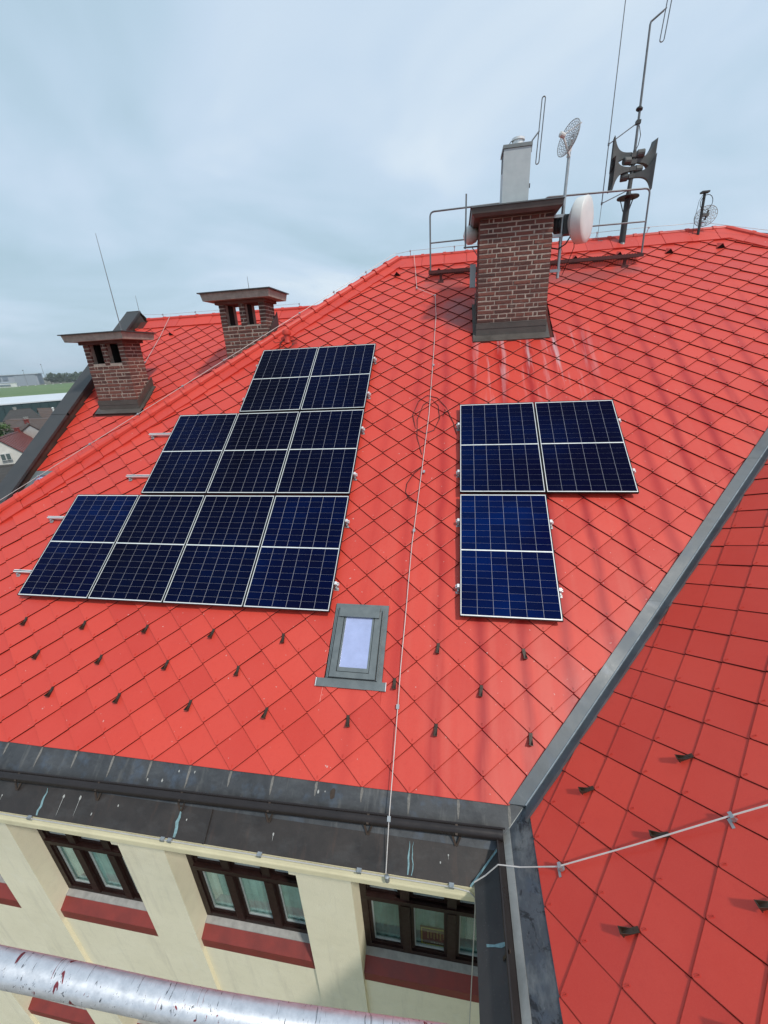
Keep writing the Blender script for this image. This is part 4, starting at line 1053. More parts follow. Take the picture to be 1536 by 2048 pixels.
def mesh_dish(c, axis, R_, parent, rings, spokes, m, r=0.004, depth=0.09):
    c = Vv(c); ax = Vv(axis).normalized(); n = ax.cross(Vv((0, 0, 1))).normalized(); q = n.cross(ax).normalized(); s = MB()
    z = lambda rr: depth * (rr / R_) ** 2
    P = lambda rr, a: c + ax * z(rr) + (n * math.cos(a) + q * math.sin(a)) * rr
    for i in range(1, rings + 1):
        rr = R_ * i / rings; k = 32; s.tube([P(rr, 2 * math.pi * j / k) for j in range(k + 1)], r * (2.0 if i == rings else 1), 5, caps=False)
    for j in range(spokes):
        a = 2 * math.pi * j / spokes
        for t in (1, -1):
            s.tube([P(R_ * i / rings, a + t * i * 0.16) for i in range(1, rings + 1)], r, 4, caps=False)
    return s.obj('mesh_reflector', m, parent)
mMesh = mat('mesh_grey', (0.36, 0.35, 0.33), 0.5, 0.3)
PXc, PYc = 7.79, 4.50
o = thing('mesh_dish_antenna', 'round wire-mesh dish on a pole at the right side of the tall chimney', 'antenna', (PXc, PYc, 4.0), 'wire-mesh dishes')
pole = [(PXc, PYc, 3.98), (PXc, PYc, 5.25), (PXc + 0.01, PYc, 5.75)]
s = MB(); s.tube(pole, 0.024, 10); s.obj('pole', mZinc, o, smooth=True)
for z in (4.10, 4.62, 4.90):
    s = MB(); s.bar((7.62, PYc, z), (PXc + 0.03, PYc, z), 0.045, 0.045); s.obj('bracket', mZinc, o)
DC = Vv((PXc + 0.02, PYc - 0.02, 5.90)); DAX = Vv((-0.86, -0.42, 0.25))
mesh_dish(DC, DAX, 0.235, o, 8, 22, mMesh, 0.0028, 0.06)
s = MB(); fp = DC + DAX.normalized() * 0.17
s.bar(DC + Vv((0, 0, -0.22)), fp, 0.026, 0.018); s.bar(fp, DC + Vv((0.12, -0.05, 0.18)), 0.02, 0.012); s.bar((PXc, PYc, 5.68), tuple(DC), 0.05, 0.035); s.obj('feed_arm', mWhite, o)
s = MB(); s.lathe([(0.001, -0.03), (0.035, -0.03), (0.04, 0.05), (0.001, 0.07)], fp, DAX, 12); s.obj('feed', mWhite, o)
o = thing('drum_antenna', 'large white drum-shaped microwave antenna right of the tall chimney', 'antenna', (8.15, 4.5, 4.78))
AX = Vv((0.85, -0.52, -0.02)); DCn = Vv((8.02, 4.50, 4.80))
s = MB(); s.lathe([(0.10, -0.13), (0.25, -0.05), (0.322, 0.0), (0.327, 0.02), (0.332, 0.15), (0.322, 0.163), (0.26, 0.18), (0.13, 0.19), (0.001, 0.195)], DCn, AX, 40); s.obj('radome', mWhite, o, smooth=True)
s = MB(); s.lathe([(0.001, -0.36), (0.13, -0.36), (0.14, -0.30), (0.12, -0.28), (0.14, -0.25), (0.12, -0.22), (0.14, -0.19), (0.12, -0.15)], DCn, AX, 14); s.box(7.80, 7.96, 4.42, 4.58, 4.62, 4.90); s.obj('radio_unit', mMast, o)
s = MB(); s.tube([(7.95, 4.45, 4.62), (7.86, 4.45, 4.48), (7.75, 4.47, 4.42), (7.64, 4.5, 4.45)], 0.012, 6); s.tube([(7.98, 4.44, 4.62), (8.0, 4.44, 4.42), (7.95, 4.5, 4.25), (7.9, 4.7, 4.05)], 0.006, 5); s.obj('cable', mBlack, o)
s = MB(); s.tube([(PXc, PYc + 0.02, 3.98), (PXc, PYc + 0.07, 5.06)], 0.02, 8); s.obj('mount_pipe', mGreyPipe, o)

# ------------------------------------------------------------------ walkway with railing
o = thing('roof_walkway', 'dark oxide-red steel roof walkway with grey pipe railing behind the tall chimney', 'walkway', (7.5, 6.06, 4.3))
s = MB()
for yy in (6.00, 6.24): s.bar((5.46, yy, 4.49), (9.68, yy, 4.47), 0.025, 0.06)
s.obj('edge_beam', mRust, o)
s = MB(); xx = 5.48
while xx < 9.66:
    s.bar((xx, 6.01, 4.50), (xx, 6.23, 4.50), 0.012, 0.03); xx += 0.05
for yy in (6.06, 6.12, 6.18): s.bar((5.47, yy, 4.505), (9.67, yy, 4.485), 0.01, 0.012)
gr = s.obj('grating', mRust, o)
for xx in (5.72, 7.75, 9.36):
    s = MB(); p = A(xx, 7.42, 0.0); s.bar(p, (xx, 6.02, 4.47), 0.05, 0.03); s.bar((xx + 0.02, 6.24, 4.47), A(xx + 0.06, 7.75, 0.0), 0.04, 0.03); s.bar(A(xx - 0.06, 7.36, 0.03), A(xx + 0.06, 7.36, 0.03), 0.03, 0.05); s.obj('support', mRust, o)
def rail_tube(pts, r=0.017):
    out = []; 
    for i, p in enumerate(pts):
        p = Vv(p)
        if 0 < i < len(pts) - 1:
            a = Vv(pts[i - 1]); b = Vv(pts[i + 1]); da = (a - p).normalized() * 0.09; db = (b - p).normalized() * 0.09
            for t in range(5):
                t /= 4; out.append((p + da) * (1 - t) ** 2 + p * 2 * t * (1 - t) + (p + db) * t ** 2)
        else: out.append(p)
    s = MB(); s.tube(out, r, 8); return s
rail_tube([(5.50, 6.06, 4.50), (5.50, 6.06, 5.585), (6.95, 6.06, 5.60), (7.0, 6.06, 4.5)]).obj('railing_hoop', mGreyPipe, o, smooth=True)
rail_tube([(7.74, 6.06, 4.5), (7.74, 6.06, 5.61), (9.64, 6.06, 5.57), (9.66, 6.06, 4.48)]).obj('railing_hoop', mGreyPipe, o, smooth=True)
s = MB(); s.tube([(5.50, 6.06, 5.035), (6.98, 6.06, 5.045)], 0.014, 8); s.obj('mid_rail', mGreyPipe, o)
s = MB(); s.tube([(7.74, 6.06, 5.06), (9.65, 6.06, 5.04)], 0.014, 8); s.obj('mid_rail', mGreyPipe, o)

# ------------------------------------------------------------------ siren mast
MX, MY = 9.48, 6.72
o = thing('siren_mast', 'dark roof mast with four grey siren horns and a tall antenna pole', 'siren', (MX, MY, 4.72))
s = MB(); s.tube([(MX, MY, 4.70), (MX, MY, 5.62)], [0.062, 0.058], 12); s.obj('mast_tube', mMast, o, smooth=True)
s = MB(); s.lathe([(0.13, 0.0), (0.10, 0.03), (0.066, 0.10), (0.06, 0.12)], (MX, MY, 4.72), (0, 0, 1), 14); s.obj('base_collar', mGreyPipe, o)
s = MB(); s.lathe([(0.001, 0), (0.20, -0.005), (0.205, 0.005), (0.20, 0.02), (0.05, 0.06), (0.035, 0.12)], (MX, MY, 5.62), (0, 0, 1), 24); s.obj('disc', mMast, o)
for a in (0.5, 2.6, 4.7):
    s = MB(); s.bar((MX + 0.14 * math.cos(a), MY + 0.14 * math.sin(a), 5.62), (MX + 0.06 * math.cos(a), MY + 0.06 * math.sin(a), 5.40), 0.015, 0.015); s.obj('strut', mMast, o)
s = MB(); s.tube([(MX, MY, 5.7), (MX + 0.01, MY, 6.0), (MX + 0.01, MY, 6.40)], [0.042, 0.038, 0.03], 10); s.obj('horn_column', mHorn, o, smooth=True)
s = MB(); s.tube([(MX + 0.01, MY, 6.38), (MX, MY, 7.05), (MX - 0.02, MY, 8.22), (MX - 0.01, MY, 8.26), (MX + 0.17, MY - 0.02, 8.37)], [0.026, 0.022, 0.018, 0.018, 0.016], 8); s.obj('antenna_pole', mGreyPipe, o)
s = MB(); s.lathe([(0.03, -0.03), (0.06, -0.01), (0.06, 0.01), (0.03, 0.04)], (MX - 0.01, MY, 7.03), (0.2, 0.1, 1), 12); s.box(MX - 0.04, MX + 0.04, MY - 0.04, MY + 0.04, 6.80, 6.86); s.obj('clamp', mMast, o)
def horn(zt, zm, az, label_side):
    d = Vv((math.cos(az), math.sin(az), 0)); sd = Vv((-math.sin(az), math.cos(az), 0)); s = MB(); rings = []
    n = 14; c0 = Vv((MX, MY, zt))
    for i in range(n + 1):
        t = i / n; k = (math.exp(4.2 * t) - 1) / (math.exp(4.2) - 1)
        hh = 0.035 + 0.24 * k; ww = 0.035 + 0.055 * k
        c = c0 + d * (0.04 + 0.34 * t) + Vv((0, 0, (zm - zt) * k))
        rings.append([c + sd * a * ww + Vv((0, 0, b * hh)) for a, b in ((-1, -1), (1, -1), (1, 1), (-1, 1))])
    for a, b in zip(rings, rings[1:]):
        for i in range(4): s.face([a[i], a[(i + 1) % 4], b[(i + 1) % 4], b[i]])
    c = sum(rings[-1], Vv()) / 4
    lipo = [p + (p - c) * 0.03 + d * 0.012 for p in rings[-1]]
    for i in range(4): s.face([rings[-1][i], rings[-1][(i + 1) % 4], lipo[(i + 1) % 4], lipo[i]])
    hn_ = s.obj('horn', mHorn, o)
    b_ = MB(); c = c0 - d * 0.115; b_.lathe([(0.001, -0.075), (0.06, -0.075), (0.068, -0.06), (0.068, 0.05), (0.04, 0.075), (0.001, 0.075)], c, d, 14); b_.obj('driver', mHorn, o)
horn(6.33, 6.38, rad(172), 'l'); horn(6.09, 6.02, rad(190), 'l'); horn(6.23, 6.27, rad(12), 'r'); horn(5.98, 5.98, rad(-12), 'r')
s = MB()
for z in (5.98, 6.1, 6.21, 6.32): s.box(MX - 0.05, MX + 0.06, MY - 0.05, MY + 0.05, z - 0.04, z + 0.03)
s.obj('horn_bracket', mHorn, o)
s = MB(); s.tube([(MX + 0.03, MY, 6.78), (MX + 0.07, MY - 0.02, 6.62), (MX + 0.06, MY, 6.48), (MX + 0.02, MY, 6.38)], 0.007, 5); s.obj('cable', mBlack, o)
dipole((MX + 0.235, MY - 0.02, 8.42), 0.95, 0.07, (1, 0, 0.1), [(MX + 0.15, MY - 0.02, 8.36), (MX + 0.21, MY - 0.02, 8.40)], 'folded dipole antenna at the tip of the siren mast pole', up=(0.06, 0, 1))
o = thing('isolated_lightning_rod', 'long thin vertical rod held off the siren mast by two arms', 'lightning rod', (8.985, 6.7, 5.5))
s = MB(); s.tube([(8.985, 6.7, 5.54), (8.985, 6.7, 9.4)], [0.010, 0.007], 6); s.obj('rod', mGreyPipe, o)
for z, zx in ((5.57, 5.76), (6.54, 6.83)):
    s = MB(); s.tube([(8.985, 6.7, z), (MX, MY, zx)], 0.010, 6); s.lathe([(0.018, -0.02), (0.018, 0.02)], (8.985, 6.7, z), (0, 0, 1), 8); s.obj('arm', mGreyPipe, o)
s = MB(); s.tube([(8.985, 6.7, 5.54), (8.985, 6.72, 5.0), (9.02, 6.75, 4.92), (9.12, 6.8, 4.93)], 0.005, 5); s.obj('down_wire', mGreyPipe, o)

# small mesh dish at the right end of the ridge
o = thing('mesh_dish_antenna', 'small wire-mesh dish with coiled cable on a post at the ridge end', 'antenna', (10.93, 6.75, 4.9), 'wire-mesh dishes')
s = MB(); s.tube([(10.93, 6.75, 4.86), (10.91, 6.75, 5.57)], 0.026, 8); s.box(10.84, 10.98, 6.70, 6.80, 5.57, 5.60); s.obj('post', mMast, o)
mesh_dish((11.02, 6.80, 5.21), (0.5, 0.75, -0.2), 0.19, o, 6, 14, mMesh, 0.003, 0.05)
s = MB(); s.bar((10.93, 6.75, 5.2), (11.06, 6.78, 5.2), 0.05, 0.05); s.bar((11.02, 6.79, 5.12), (11.05, 6.78, 5.28), 0.04, 0.03); s.obj('radio_unit', mHorn, o)
s = MB()
s.tube([Vv((10.95, 6.70, 5.40)) + Vv((0.11 * math.cos(a * .4), 0, 0.13 * math.sin(a * .4))) for a in range(17)], 0.006, 5)
s.tube([(10.90, 6.74, 5.58), (10.83, 6.74, 5.45), (10.81, 6.74, 5.2), (10.82, 6.74, 4.88)], 0.004, 5); s.tube([(10.92, 6.74, 5.02), (10.99, 6.72, 5.0), (11.03, 6.72, 5.05), (11.0, 6.72, 5.08)], 0.004, 5); s.obj('cable_coil', mBlack, o)

# ------------------------------------------------------------------ roof vents
for (u, v) in ((4.74, 7.80), (5.67, 7.80), (6.62, 7.80), (8.48, 7.80), (9.33, 7.80), (10.25, 7.75), (11.18, 7.78)):
    s = MB(); hw_ = 0.085; a, b, c = A(u - hw_, v - 0.035, 0.018), A(u + hw_, v - 0.035, 0.018), A(u, v - 0.03, 0.115); d = A(u, v + 0.17, 0.026)
    s.face([a, c, d]); s.face([c, b, d])
    s.face([A(u - hw_ * .99, v - 0.02, 0.018), A(u + hw_ * .99, v - 0.02, 0.018), A(u, v - 0.02, 0.108)], 1)
    s.obj('roof_vent', [mA, mSoot], slopeA)
u, v = -1.49, 7.72
s = MB(); hw_ = 0.075; a, b, c = Cc(u - hw_, v - 0.035, 0.018), Cc(u + hw_, v - 0.035, 0.018), Cc(u, v - 0.03, 0.11); d = Cc(u, v + 0.17, 0.024)
s.face([a, c, d]); s.face([c, b, d]); s.face([Cc(u - hw_, v - 0.02, 0.018), Cc(u + hw_, v - 0.02, 0.018), Cc(u, v - 0.02, 0.1)], 1); s.obj('roof_vent', [mC, mSoot], slopeC)
o = thing('vent_pipe', 'short red capped vent pipe with a coil of wire near the hip', 'vent', A(2.66, 5.58))
vb_ = A(2.66, 5.60, 0.0)
s = MB(); s.lathe([(0.075, 0), (0.07, 0.02), (0.06, 0.05), (0.06, 0.15)], vb_, (0, 0, 1), 14); s.obj('pipe', mA, o, smooth=True)
s = MB(); s.lathe([(0.001, 0.15), (0.085, 0.15), (0.09, 0.17), (0.075, 0.24), (0.055, 0.25), (0.001, 0.25)], vb_, (0, 0, 1), 14); s.obj('cap', mA, o, smooth=True)
mCoil = mat('coil_wire', (0.10, 0.035, 0.028), 0.5)
s = MB()
for kk in range(4):
    rr = 0.14 + 0.012 * kk
    s.tube([A(2.66 + rr * math.cos(a * 2 * math.pi / 20) + 0.02 * kk, 5.50 + rr * 0.95 * math.sin(a * 2 * math.pi / 20), 0.035 + 0.012 * kk + 0.02 * math.sin(a + kk)) for a in range(21)], 0.0045, 5, caps=False)
s.tube([A(2.35, 5.63, 0.05), A(2.42, 5.55, 0.05), A(2.52, 5.57, 0.05), A(2.62, 5.68, 0.05)], 0.004, 5)
tag(s.obj('wire_coil', mCoil, None, loc=A(2.66, 5.5)), 'loose coil of thin wire lying round the red vent pipe', 'wire')

# ------------------------------------------------------------------ lightning conductors
def conductor(label, pts, holders, fn, r=0.0052, hgt=0.05, m=None):
    o = thing('lightning_conductor', label, 'conductor', fn(*pts[0]), 'lightning conductor wires')
    s = MB(); P = [fn(*p) for p in pts]; out = [P[0]]
    for a, b in zip(P, P[1:]):
        n = max(1, int((b - a).length / 0.5))
        for i in range(1, n + 1):
            q = a.lerp(b, i / n)
            if i < n: q = q + Vv((random.uniform(-.004, .004), 0, random.uniform(-.006, .003)))
            out.append(q)
    s.tube(out, r, 6); s.obj('wire', m or mWire, o)
    for h in holders:
        u, v = h[0], h[1]; hh = h[2] if len(h) > 2 else hgt
        s = MB(); s.bar(fn(u, v, 0.012), fn(u, v, hh + 0.008), 0.012, 0.004); s.box(u - 0.016, u + 0.016, v - 0.022, v + 0.022, hh - 0.008, hh + 0.010, fn); s.obj('holder', mZinc, o)
    return o
conductor('thin pale wire running down the main slope from ridge to gutter', [(5.08, 8.52, 0.12), (5.22, 7.15, 0.05), (5.62, 6.82, 0.05), (5.66, 6.1, 0.05), (5.63, 3.4, 0.05), (5.50, 1.0, 0.05), (5.47, -0.55, 0.05), (5.47, -1.0, 0.05), (5.47, -1.93, 0.10), (5.47, -2.33, 0.03)],
          [(5.22, 7.15), (5.62, 6.82), (5.66, 4.6), (5.60, 2.2), (5.515, 1.2), (5.47, -0.97), (5.47, -1.93, 0.1)], A, 0.0048, m=mat('bright_conductor', (0.58, 0.54, 0.51), 0.5, 0.1))
hipw = []
for i in range(0, 13):
    t = i * 0.95; p = hip0 + hd * t
    hipw.append((p.x - 0.0, p.y + 0.0, 0.165))
conductor('thin pale wire on holders along the left hip of the main roof', hipw, [(p[0], p[1], 0.165) for p in hipw[1:]], A)
conductor('thin wire on holders along the main ridge behind the antennas', [(hip_u(RIDGE_V), RIDGE_V, 0.14)] + [(5 + i, RIDGE_V + 0.02, 0.17 + 0.01 * (i % 2)) for i in range(7)] + [(12.2, 7.9, 0.15), (13.2, 7.0, 0.15)], [(5 + i, RIDGE_V + 0.02, 0.17) for i in range(7)], A, 0.004)
conductor('thin wire along the ridge of the rear wing', [(-2.6, 8.47, 0.2)] + [(-2.0 + i, 8.48, 0.15) for i in range(5)], [(-2.0 + i, 8.48, 0.15) for i in range(5)], Cc, 0.004)
conductor('short pale wire slanting down the rear wing from its ridge', [(-1.77, 8.45, 0.12), (-1.76, 7.6, 0.05), (-1.72, 6.54, 0.05)], [(-1.72, 6.54)], Cc)
Bw = lambda y, ww, h=0.0: B(y, ww, h)
o = thing('lightning_conductor', 'pale wire crossing the side wing slope from the gutter corner to the right', 'conductor', B(-1.77, -0.3, 0.1), 'lightning conductor wires')
s = MB(); pts = [B(-1.80, -0.62, 0.03), B(-1.78, -0.5, 0.04), B(-1.765, -0.33, 0.10), B(-1.80, -0.15, 0.06), B(-1.86, 0.17, 0.055), B(-1.855, 0.8, 0.06), B(-1.835, 1.47, 0.06), B(-1.82, 2.4, 0.06), B(-1.8, 4.0, 0.06)]
s.tube(pts, 0.0055, 6); s.obj('wire', mat('bright_conductor', (0.58, 0.54, 0.51), 0.5, 0.1), o)
for y, ww in ((-1.86, 0.19), (-1.835, 1.47), (-1.82, 2.75)):
    s = MB(); s.box(y - 0.012, y + 0.012, ww - 0.03, ww + 0.02, 0.018, 0.022, B); s.box(y - 0.02, y + 0.02, ww - 0.012, ww + 0.012, 0.022, 0.07, B); s.box(y - 0.05, y + 0.01, ww - 0.04, ww - 0.02, 0.016, 0.020, B); s.obj('holder', mZinc, o)
o = thing('lightning_conductor', 'pale wire clipped along the cream cornice above the windows', 'conductor', (3, YE, ZE), 'lightning conductor wires')
s = MB(); s.tube([(-5.5, YE - 0.012, ZE - 0.014), (1, YE - 0.012, ZE - 0.016), (4, YE - 0.012, ZE - 0.014), (6.06, YE - 0.012, ZE - 0.016), (6.2, YE - 0.012, ZE - 0.04), (6.255, YE - 0.015, ZE - 0.11), (6.26, YE - 0.015, ZE - 0.3), (6.262, YE - 0.015, -6)], 0.0055, 6); s.obj('wire', mWire, o)
for xx in (0.4, 1.65, 3.22, 3.30, 4.25, 5.22, 6.05):
    s = MB(); s.box(xx - 0.022, xx + 0.022, YE - 0.026, YE + 0.012, ZE - 0.022, ZE + 0.004)
    for d in (-0.012, 0.012): s.tube([(xx + d, YE - 0.02, ZE + 0.004), (xx + d, YE - 0.02, ZE + 0.012)], 0.005, 6)
    s.obj('clip', mZinc, o)
s = MB(); s.lathe([(0.001, -0.03), (0.022, -0.03), (0.024, 0), (0.02, 0.03), (0.001, 0.035)], (5.48, YE - 0.02, ZE - 0.03), (0, 0, 1), 10); s.obj('junction', mZinc, o)

# loose cables on the slope
s = MB()
s.tube([A(6.07, 2.95, 0.03), A(6.02, 3.2, 0.03), A(5.90, 3.55, 0.03), A(5.75, 3.78, 0.03), A(5.58, 3.85, 0.03), A(5.44, 3.72, 0.03), A(5.36, 3.40, 0.03), A(5.42, 3.10, 0.03), A(5.58, 2.98, 0.03), A(5.72, 3.05, 0.03), A(5.80, 3.3, 0.03), A(5.77, 3.6, 0.03), A(5.66, 3.75, 0.03), A(5.52, 3.62, 0.03), A(5.44, 3.3, 0.03), A(5.46, 2.9, 0.03), A(5.55, 2.55, 0.03)], 0.0058, 5)
s.tube([A(5.86, 3.35, 0.035), A(5.88, 3.5, 0.04), A(5.91, 3.42, 0.035)], 0.005, 5)
tag(s.obj('loose_cable', mBlack, None, loc=A(5.7, 3.4)), 'looped black cable lying on the tiles left of the small array', 'cable')
s = MB(); s.tube([A(5.56, 2.3, 0.03), A(5.46, 2.2, 0.03), A(5.36, 2.0, 0.03), A(5.35, 1.85, 0.03), A(5.42, 1.72, 0.03), A(5.52, 1.68, 0.03)], 0.0058, 5)
tag(s.obj('loose_cable', mBlack, None, loc=A(5.45, 2.0)), 'short curved black cable by the pale wire on the main slope', 'cable')

# ------------------------------------------------------------------ scaffold tube in the foreground
tp = [(5.30, -3.853, 2.352), (5.40, -3.850, 2.330), (5.482, -3.845, 2.307), (5.56, -3.837, 2.286), (5.639, -3.831, 2.264), (5.717, -3.825, 2.2435), (5.811, -3.816, 2.222), (5.926, -3.804, 2.199), (6.031, -3.792, 2.181), (6.136, -3.78, 2.164), (6.30, -3.765, 2.14)]
tp = [tuple(CAM + (Vv(p) - CAM) * 1.66) for p in tp]
o = thing('scaffold_tube', 'scratched silver scaffold tube close to the camera at the bottom', 'scaffold tube', tp[4])
def smooth_path(pts, n):
    pts = [Vv(p) for p in pts]; out = []
    for i in range(len(pts) - 1):
        p0, p1, p2, p3 = pts[max(i - 1, 0)], pts[i], pts[i + 1], pts[min(i + 2, len(pts) - 1)]
        for k in range(n):
            t = k / n; out.append(0.5 * ((2 * p1) + (p2 - p0) * t + (2 * p0 - 5 * p1 + 4 * p2 - p3) * t * t + (3 * p1 - p0 - 3 * p2 + p3) * t ** 3))
    return out + [pts[-1]]
a_, b_ = Vv(tp[0]), Vv(tp[-1])
tq = [(a_.lerp(b_, i / 10) * 0.3 + Vv(p) * 0.7) for i, p in enumerate(tp)]
s = MB(); s.tube([Vv(tp[0]) + (Vv(tp[0]) - Vv(tp[2])).normalized() * 3.2] + smooth_path([tp[0], tp[2], tp[4], tp[6], tp[8], tp[10]], 8) + [Vv(tp[10]) + (Vv(tp[10]) - Vv(tp[8])).normalized() * 0.35], 0.0242, 40)
for fi, f in enumerate(s.f):          # red primer is left along the underside
    if len(f) == 4:
        c_ = sum((s.v[i] for i in f), Vv()) / 4; n_ = (s.v[f[1]] - s.v[f[0]]).cross(s.v[f[2]] - s.v[f[1]]).normalized()
        if n_.dot(Vv((0, -0.25, -1)).normalized()) > 0.42: s.m[fi] = 1
s.obj('tube', [mTube, mTubeRed], o, smooth=True)

# ------------------------------------------------------------------ surroundings
def struct(o): o['kind'] = 'structure'; return o
def gb(c1, c2, sc_):
    def bld(b):
        P = b.pos(); n = b.noise(P, sc_, 5, 0.65); n2 = b.noise(P, sc_ * 14, 3)
        c = b.mix(b.rng(n, 0.35, 0.65), c1, c2); c = b.mix(b.rng(n2, 0.4, 0.7, 0, 0.3), c, tuple(x * 0.6 for x in c1))
        b.color(c); b.p.inputs['Roughness'].default_value = 0.95
    return bld
mGround = mat('ground_mixed', (0.1,) * 3, build=gb((0.11, 0.12, 0.07), (0.17, 0.155, 0.12), 0.05))
mField = mat('meadow', (0.1,) * 3, build=gb((0.085, 0.16, 0.045), (0.13, 0.19, 0.06), 0.015))
mYard = mat('yard_gravel', (0.1,) * 3, build=gb((0.19, 0.165, 0.115), (0.12, 0.13, 0.07), 0.9))
s = MB(); s.face([(-3500, -3000, GROUND), (3000, -3000, GROUND), (3000, 3500, GROUND), (-3500, 3500, GROUND)]); struct(s.obj('ground', mGround))
DV = Vv((-0.745, 0.667, 0)); DS = Vv((0.667, 0.745, 0))      # direction towards the far field, and across it
def far(d, a, z=0): q = CAM + DV * d + DS * a; return Vv((q.x, q.y, GROUND + z))
s = MB(); s.face([far(330, -460, .02), far(320, 460, .02), far(1330, 920, .02), far(1360, -900, .02)]); struct(s.obj('field', mField))
s = MB(); s.face([(-12, -12, GROUND + .01), (6.6, -12, GROUND + .01), (6.6, -1.62, GROUND + .01), (-12, -1.62, GROUND + .01)]); struct(s.obj('courtyard', mYard))
mRoofBr = mat('old_brown_tiles', (0.1, 0.07, 0.055), build=gb((0.115, 0.075, 0.060), (0.075, 0.055, 0.048), 0.8))
mRoofDk = mat('old_dark_tiles', (0.05, 0.045, 0.04), build=gb((0.060, 0.052, 0.046), (0.038, 0.034, 0.032), 0.8))
mRoofRd = mat('red_sheet_roof', (0.16, 0.045, 0.040), 0.6, var=0.15, nscale=2)
mHouse = mat('white_render', (0.62, 0.60, 0.55), 0.9, var=0.08, nscale=1)
mHouse2 = mat('grey_render', (0.32, 0.31, 0.28), 0.9, var=0.12, nscale=1)
def f3(d, a, z, k):
    q = CAM + DV * d * k + DS * a * k; return Vv((q.x, q.y, CAM.z + (z - 12.366) * k))
def house(label, R0, R1, E0, E1, roofm, wallm, seams=0, courses=0, chim=0.6, flip=None):
    """ridge R0-R1, visible eave E0-E1; the hidden eave mirrors it"""
    c = (R0 + R1) / 2; c.z = GROUND
    o = thing('house', label, 'house', c, 'houses beyond the verge')
    def mir(R, E): return Vv((2 * R.x - E.x, 2 * R.y - E.y, E.z))
    F0, F1 = mir(R0, E0), mir(R1, E1); dn = Vv((0, 0, 1)); ax = (R1 - R0).normalized()
    s = MB(); ins = 0.35
    def inn(E, R, sg): q = E.lerp(R, 0.06) + ax * ins * sg; return Vv((q.x, q.y, E.z + (R.z - E.z) * 0.06 - 0.15))
    e0, e1, g0, g1 = inn(E0, R0, 1), inn(E1, R1, -1), inn(F0, R0, 1), inn(F1, R1, -1)
    gr = lambda p: Vv((p.x, p.y, GROUND))
    for a, b in ((e0, e1), (e1, g1), (g1, g0), (g0, e0)): s.face([gr(a), gr(b), b, a])
    s.face([e0, g0, R0 + ax * ins - dn * .15]); s.face([g1, e1, R1 - ax * ins - dn * .15])
    s.obj('wall', wallm, o)
    rf = MB(); th = Vv((0, 0, 0.22))
    for (A0, A1) in ((E0, E1), (F1, F0)):
        Q0, Q1 = (R0, R1) if A0 is E0 else (R1, R0)
        rf.hexa([A0, A1, Q1, Q0, A0 + th, A1 + th, Q1 + th, Q0 + th])
    ro = rf.obj('roof', roofm, o)
    if seams:
        for kk in range(seams):
            t = (kk + .5) / seams; s = MB(); s.bar(E0.lerp(E1, t) + th, R0.lerp(R1, t) + th, 0.16, 0.16); s.obj('seam', roofm, ro)
    if courses:
        for kk in range(1, courses):
            t = kk / courses; s = MB(); s.bar(E0.lerp(R0, t) + th, E1.lerp(R1, t) + th, 0.12, 0.10); s.obj('tile_course', roofm, ro)
    s = MB(); s.tube([R0 + th, R1 + th], 0.2, 6); s.obj('ridge_cap', roofm, ro)
    if chim:
        q = R0.lerp(R1, chim); s = MB(); f2 = lambda x, y, z: q + Vv((x, y, z)); s.box(-.4, .4, -.4, .4, -1.2, 1.1, f2); s.box(-.5, .5, -.5, .5, 1.1, 1.25, f2); s.obj('chimney', mSillRed if wallm is mHouse else mHouse2, ro)
    return o
k = 3.0
h1 = house('white gabled house with red ribbed sheet roof just beyond the verge', f3(38, -3.30, 8.40, k), f3(52, -2.64, 7.49, k), f3(38, -2.10, 7.17, k), f3(52, -1.60, 6.60, k), mRoofRd, mHouse, seams=16, chim=0.8)
wc = f3(38, -3.22, 7.22, k) - DV * 0.1
for sx in (-1, 1):
    s = MB(); f2 = lambda x, y, z: wc + DS * (x + sx * 0.42) + DV * y + Vv((0, 0, z)); s.box(-.40, .40, -.06, .25, -.7, .7, f2); w_ = s.obj('window', mWhite, h1)
    s = MB(); s.box(-.32, .32, -.09, -.06, -.6, .6, f2); s.obj('pane', mRoom, w_)
k = 2.6
house('house with pointed brown tiled roof behind the red sheet roof', f3(57, -2.10, 7.52, k), f3(66, -2.9, 7.35, k), f3(55, -0.95, 6.62, k), f3(66, -1.3, 6.5, k), mRoofBr, mHouse, courses=7, chim=0.3)
house('long house with mottled brown tiled roof across the middle', f3(69, -4.6, 7.25, k), f3(69, 0.3, 6.75, k), f3(61, -4.7, 6.85, k), f3(61, 0.2, 6.35, k), mRoofBr, mHouse2, courses=8, chim=0.4)
k = 2.3
house('house with broad blackish tiled roof below the pale hall', f3(96, -5.4, 6.9, k), f3(96, -2.6, 6.9, k), f3(87, -6.2, 5.9, k), f3(87, -1.0, 5.4, k), mRoofDk, mHouse2, courses=8, chim=0.25)
house('small house with plain brown roof in front of the dark hall wall', f3(101, -1.85, 6.5, k), f3(101, 0.75, 6.3, k), f3(92, -1.5, 5.3, k), f3(92, 0.25, 5.2, k), mRoofBr, mHouse2, courses=6, chim=0)
k = 3.4
house('grey stone outbuilding with dark roof at the foot of the white house', f3(31, -4.6, 7.62, k), f3(31, -1.7, 7.55, k), f3(27, -4.6, 7.3, k), f3(27, -1.6, 7.1, k), mRoofDk, mHouse2, chim=0)
c = f3(91, 0.30, 5.6, 2.3); c2 = f3(91, 0.42, 6.95, 2.3)
s = MB(); s.tube([Vv((c2.x, c2.y, c.z - 2)), c2], 0.32, 8); s.lathe([(0.45, 0), (0.45, 0.2), (0.001, 0.5)], c2, (0, 0, 1), 8)
tag(s.obj('flue_pipe', mWhite, None, loc=c2), 'white flue pipe standing beside the small plain brown roof', 'flue')
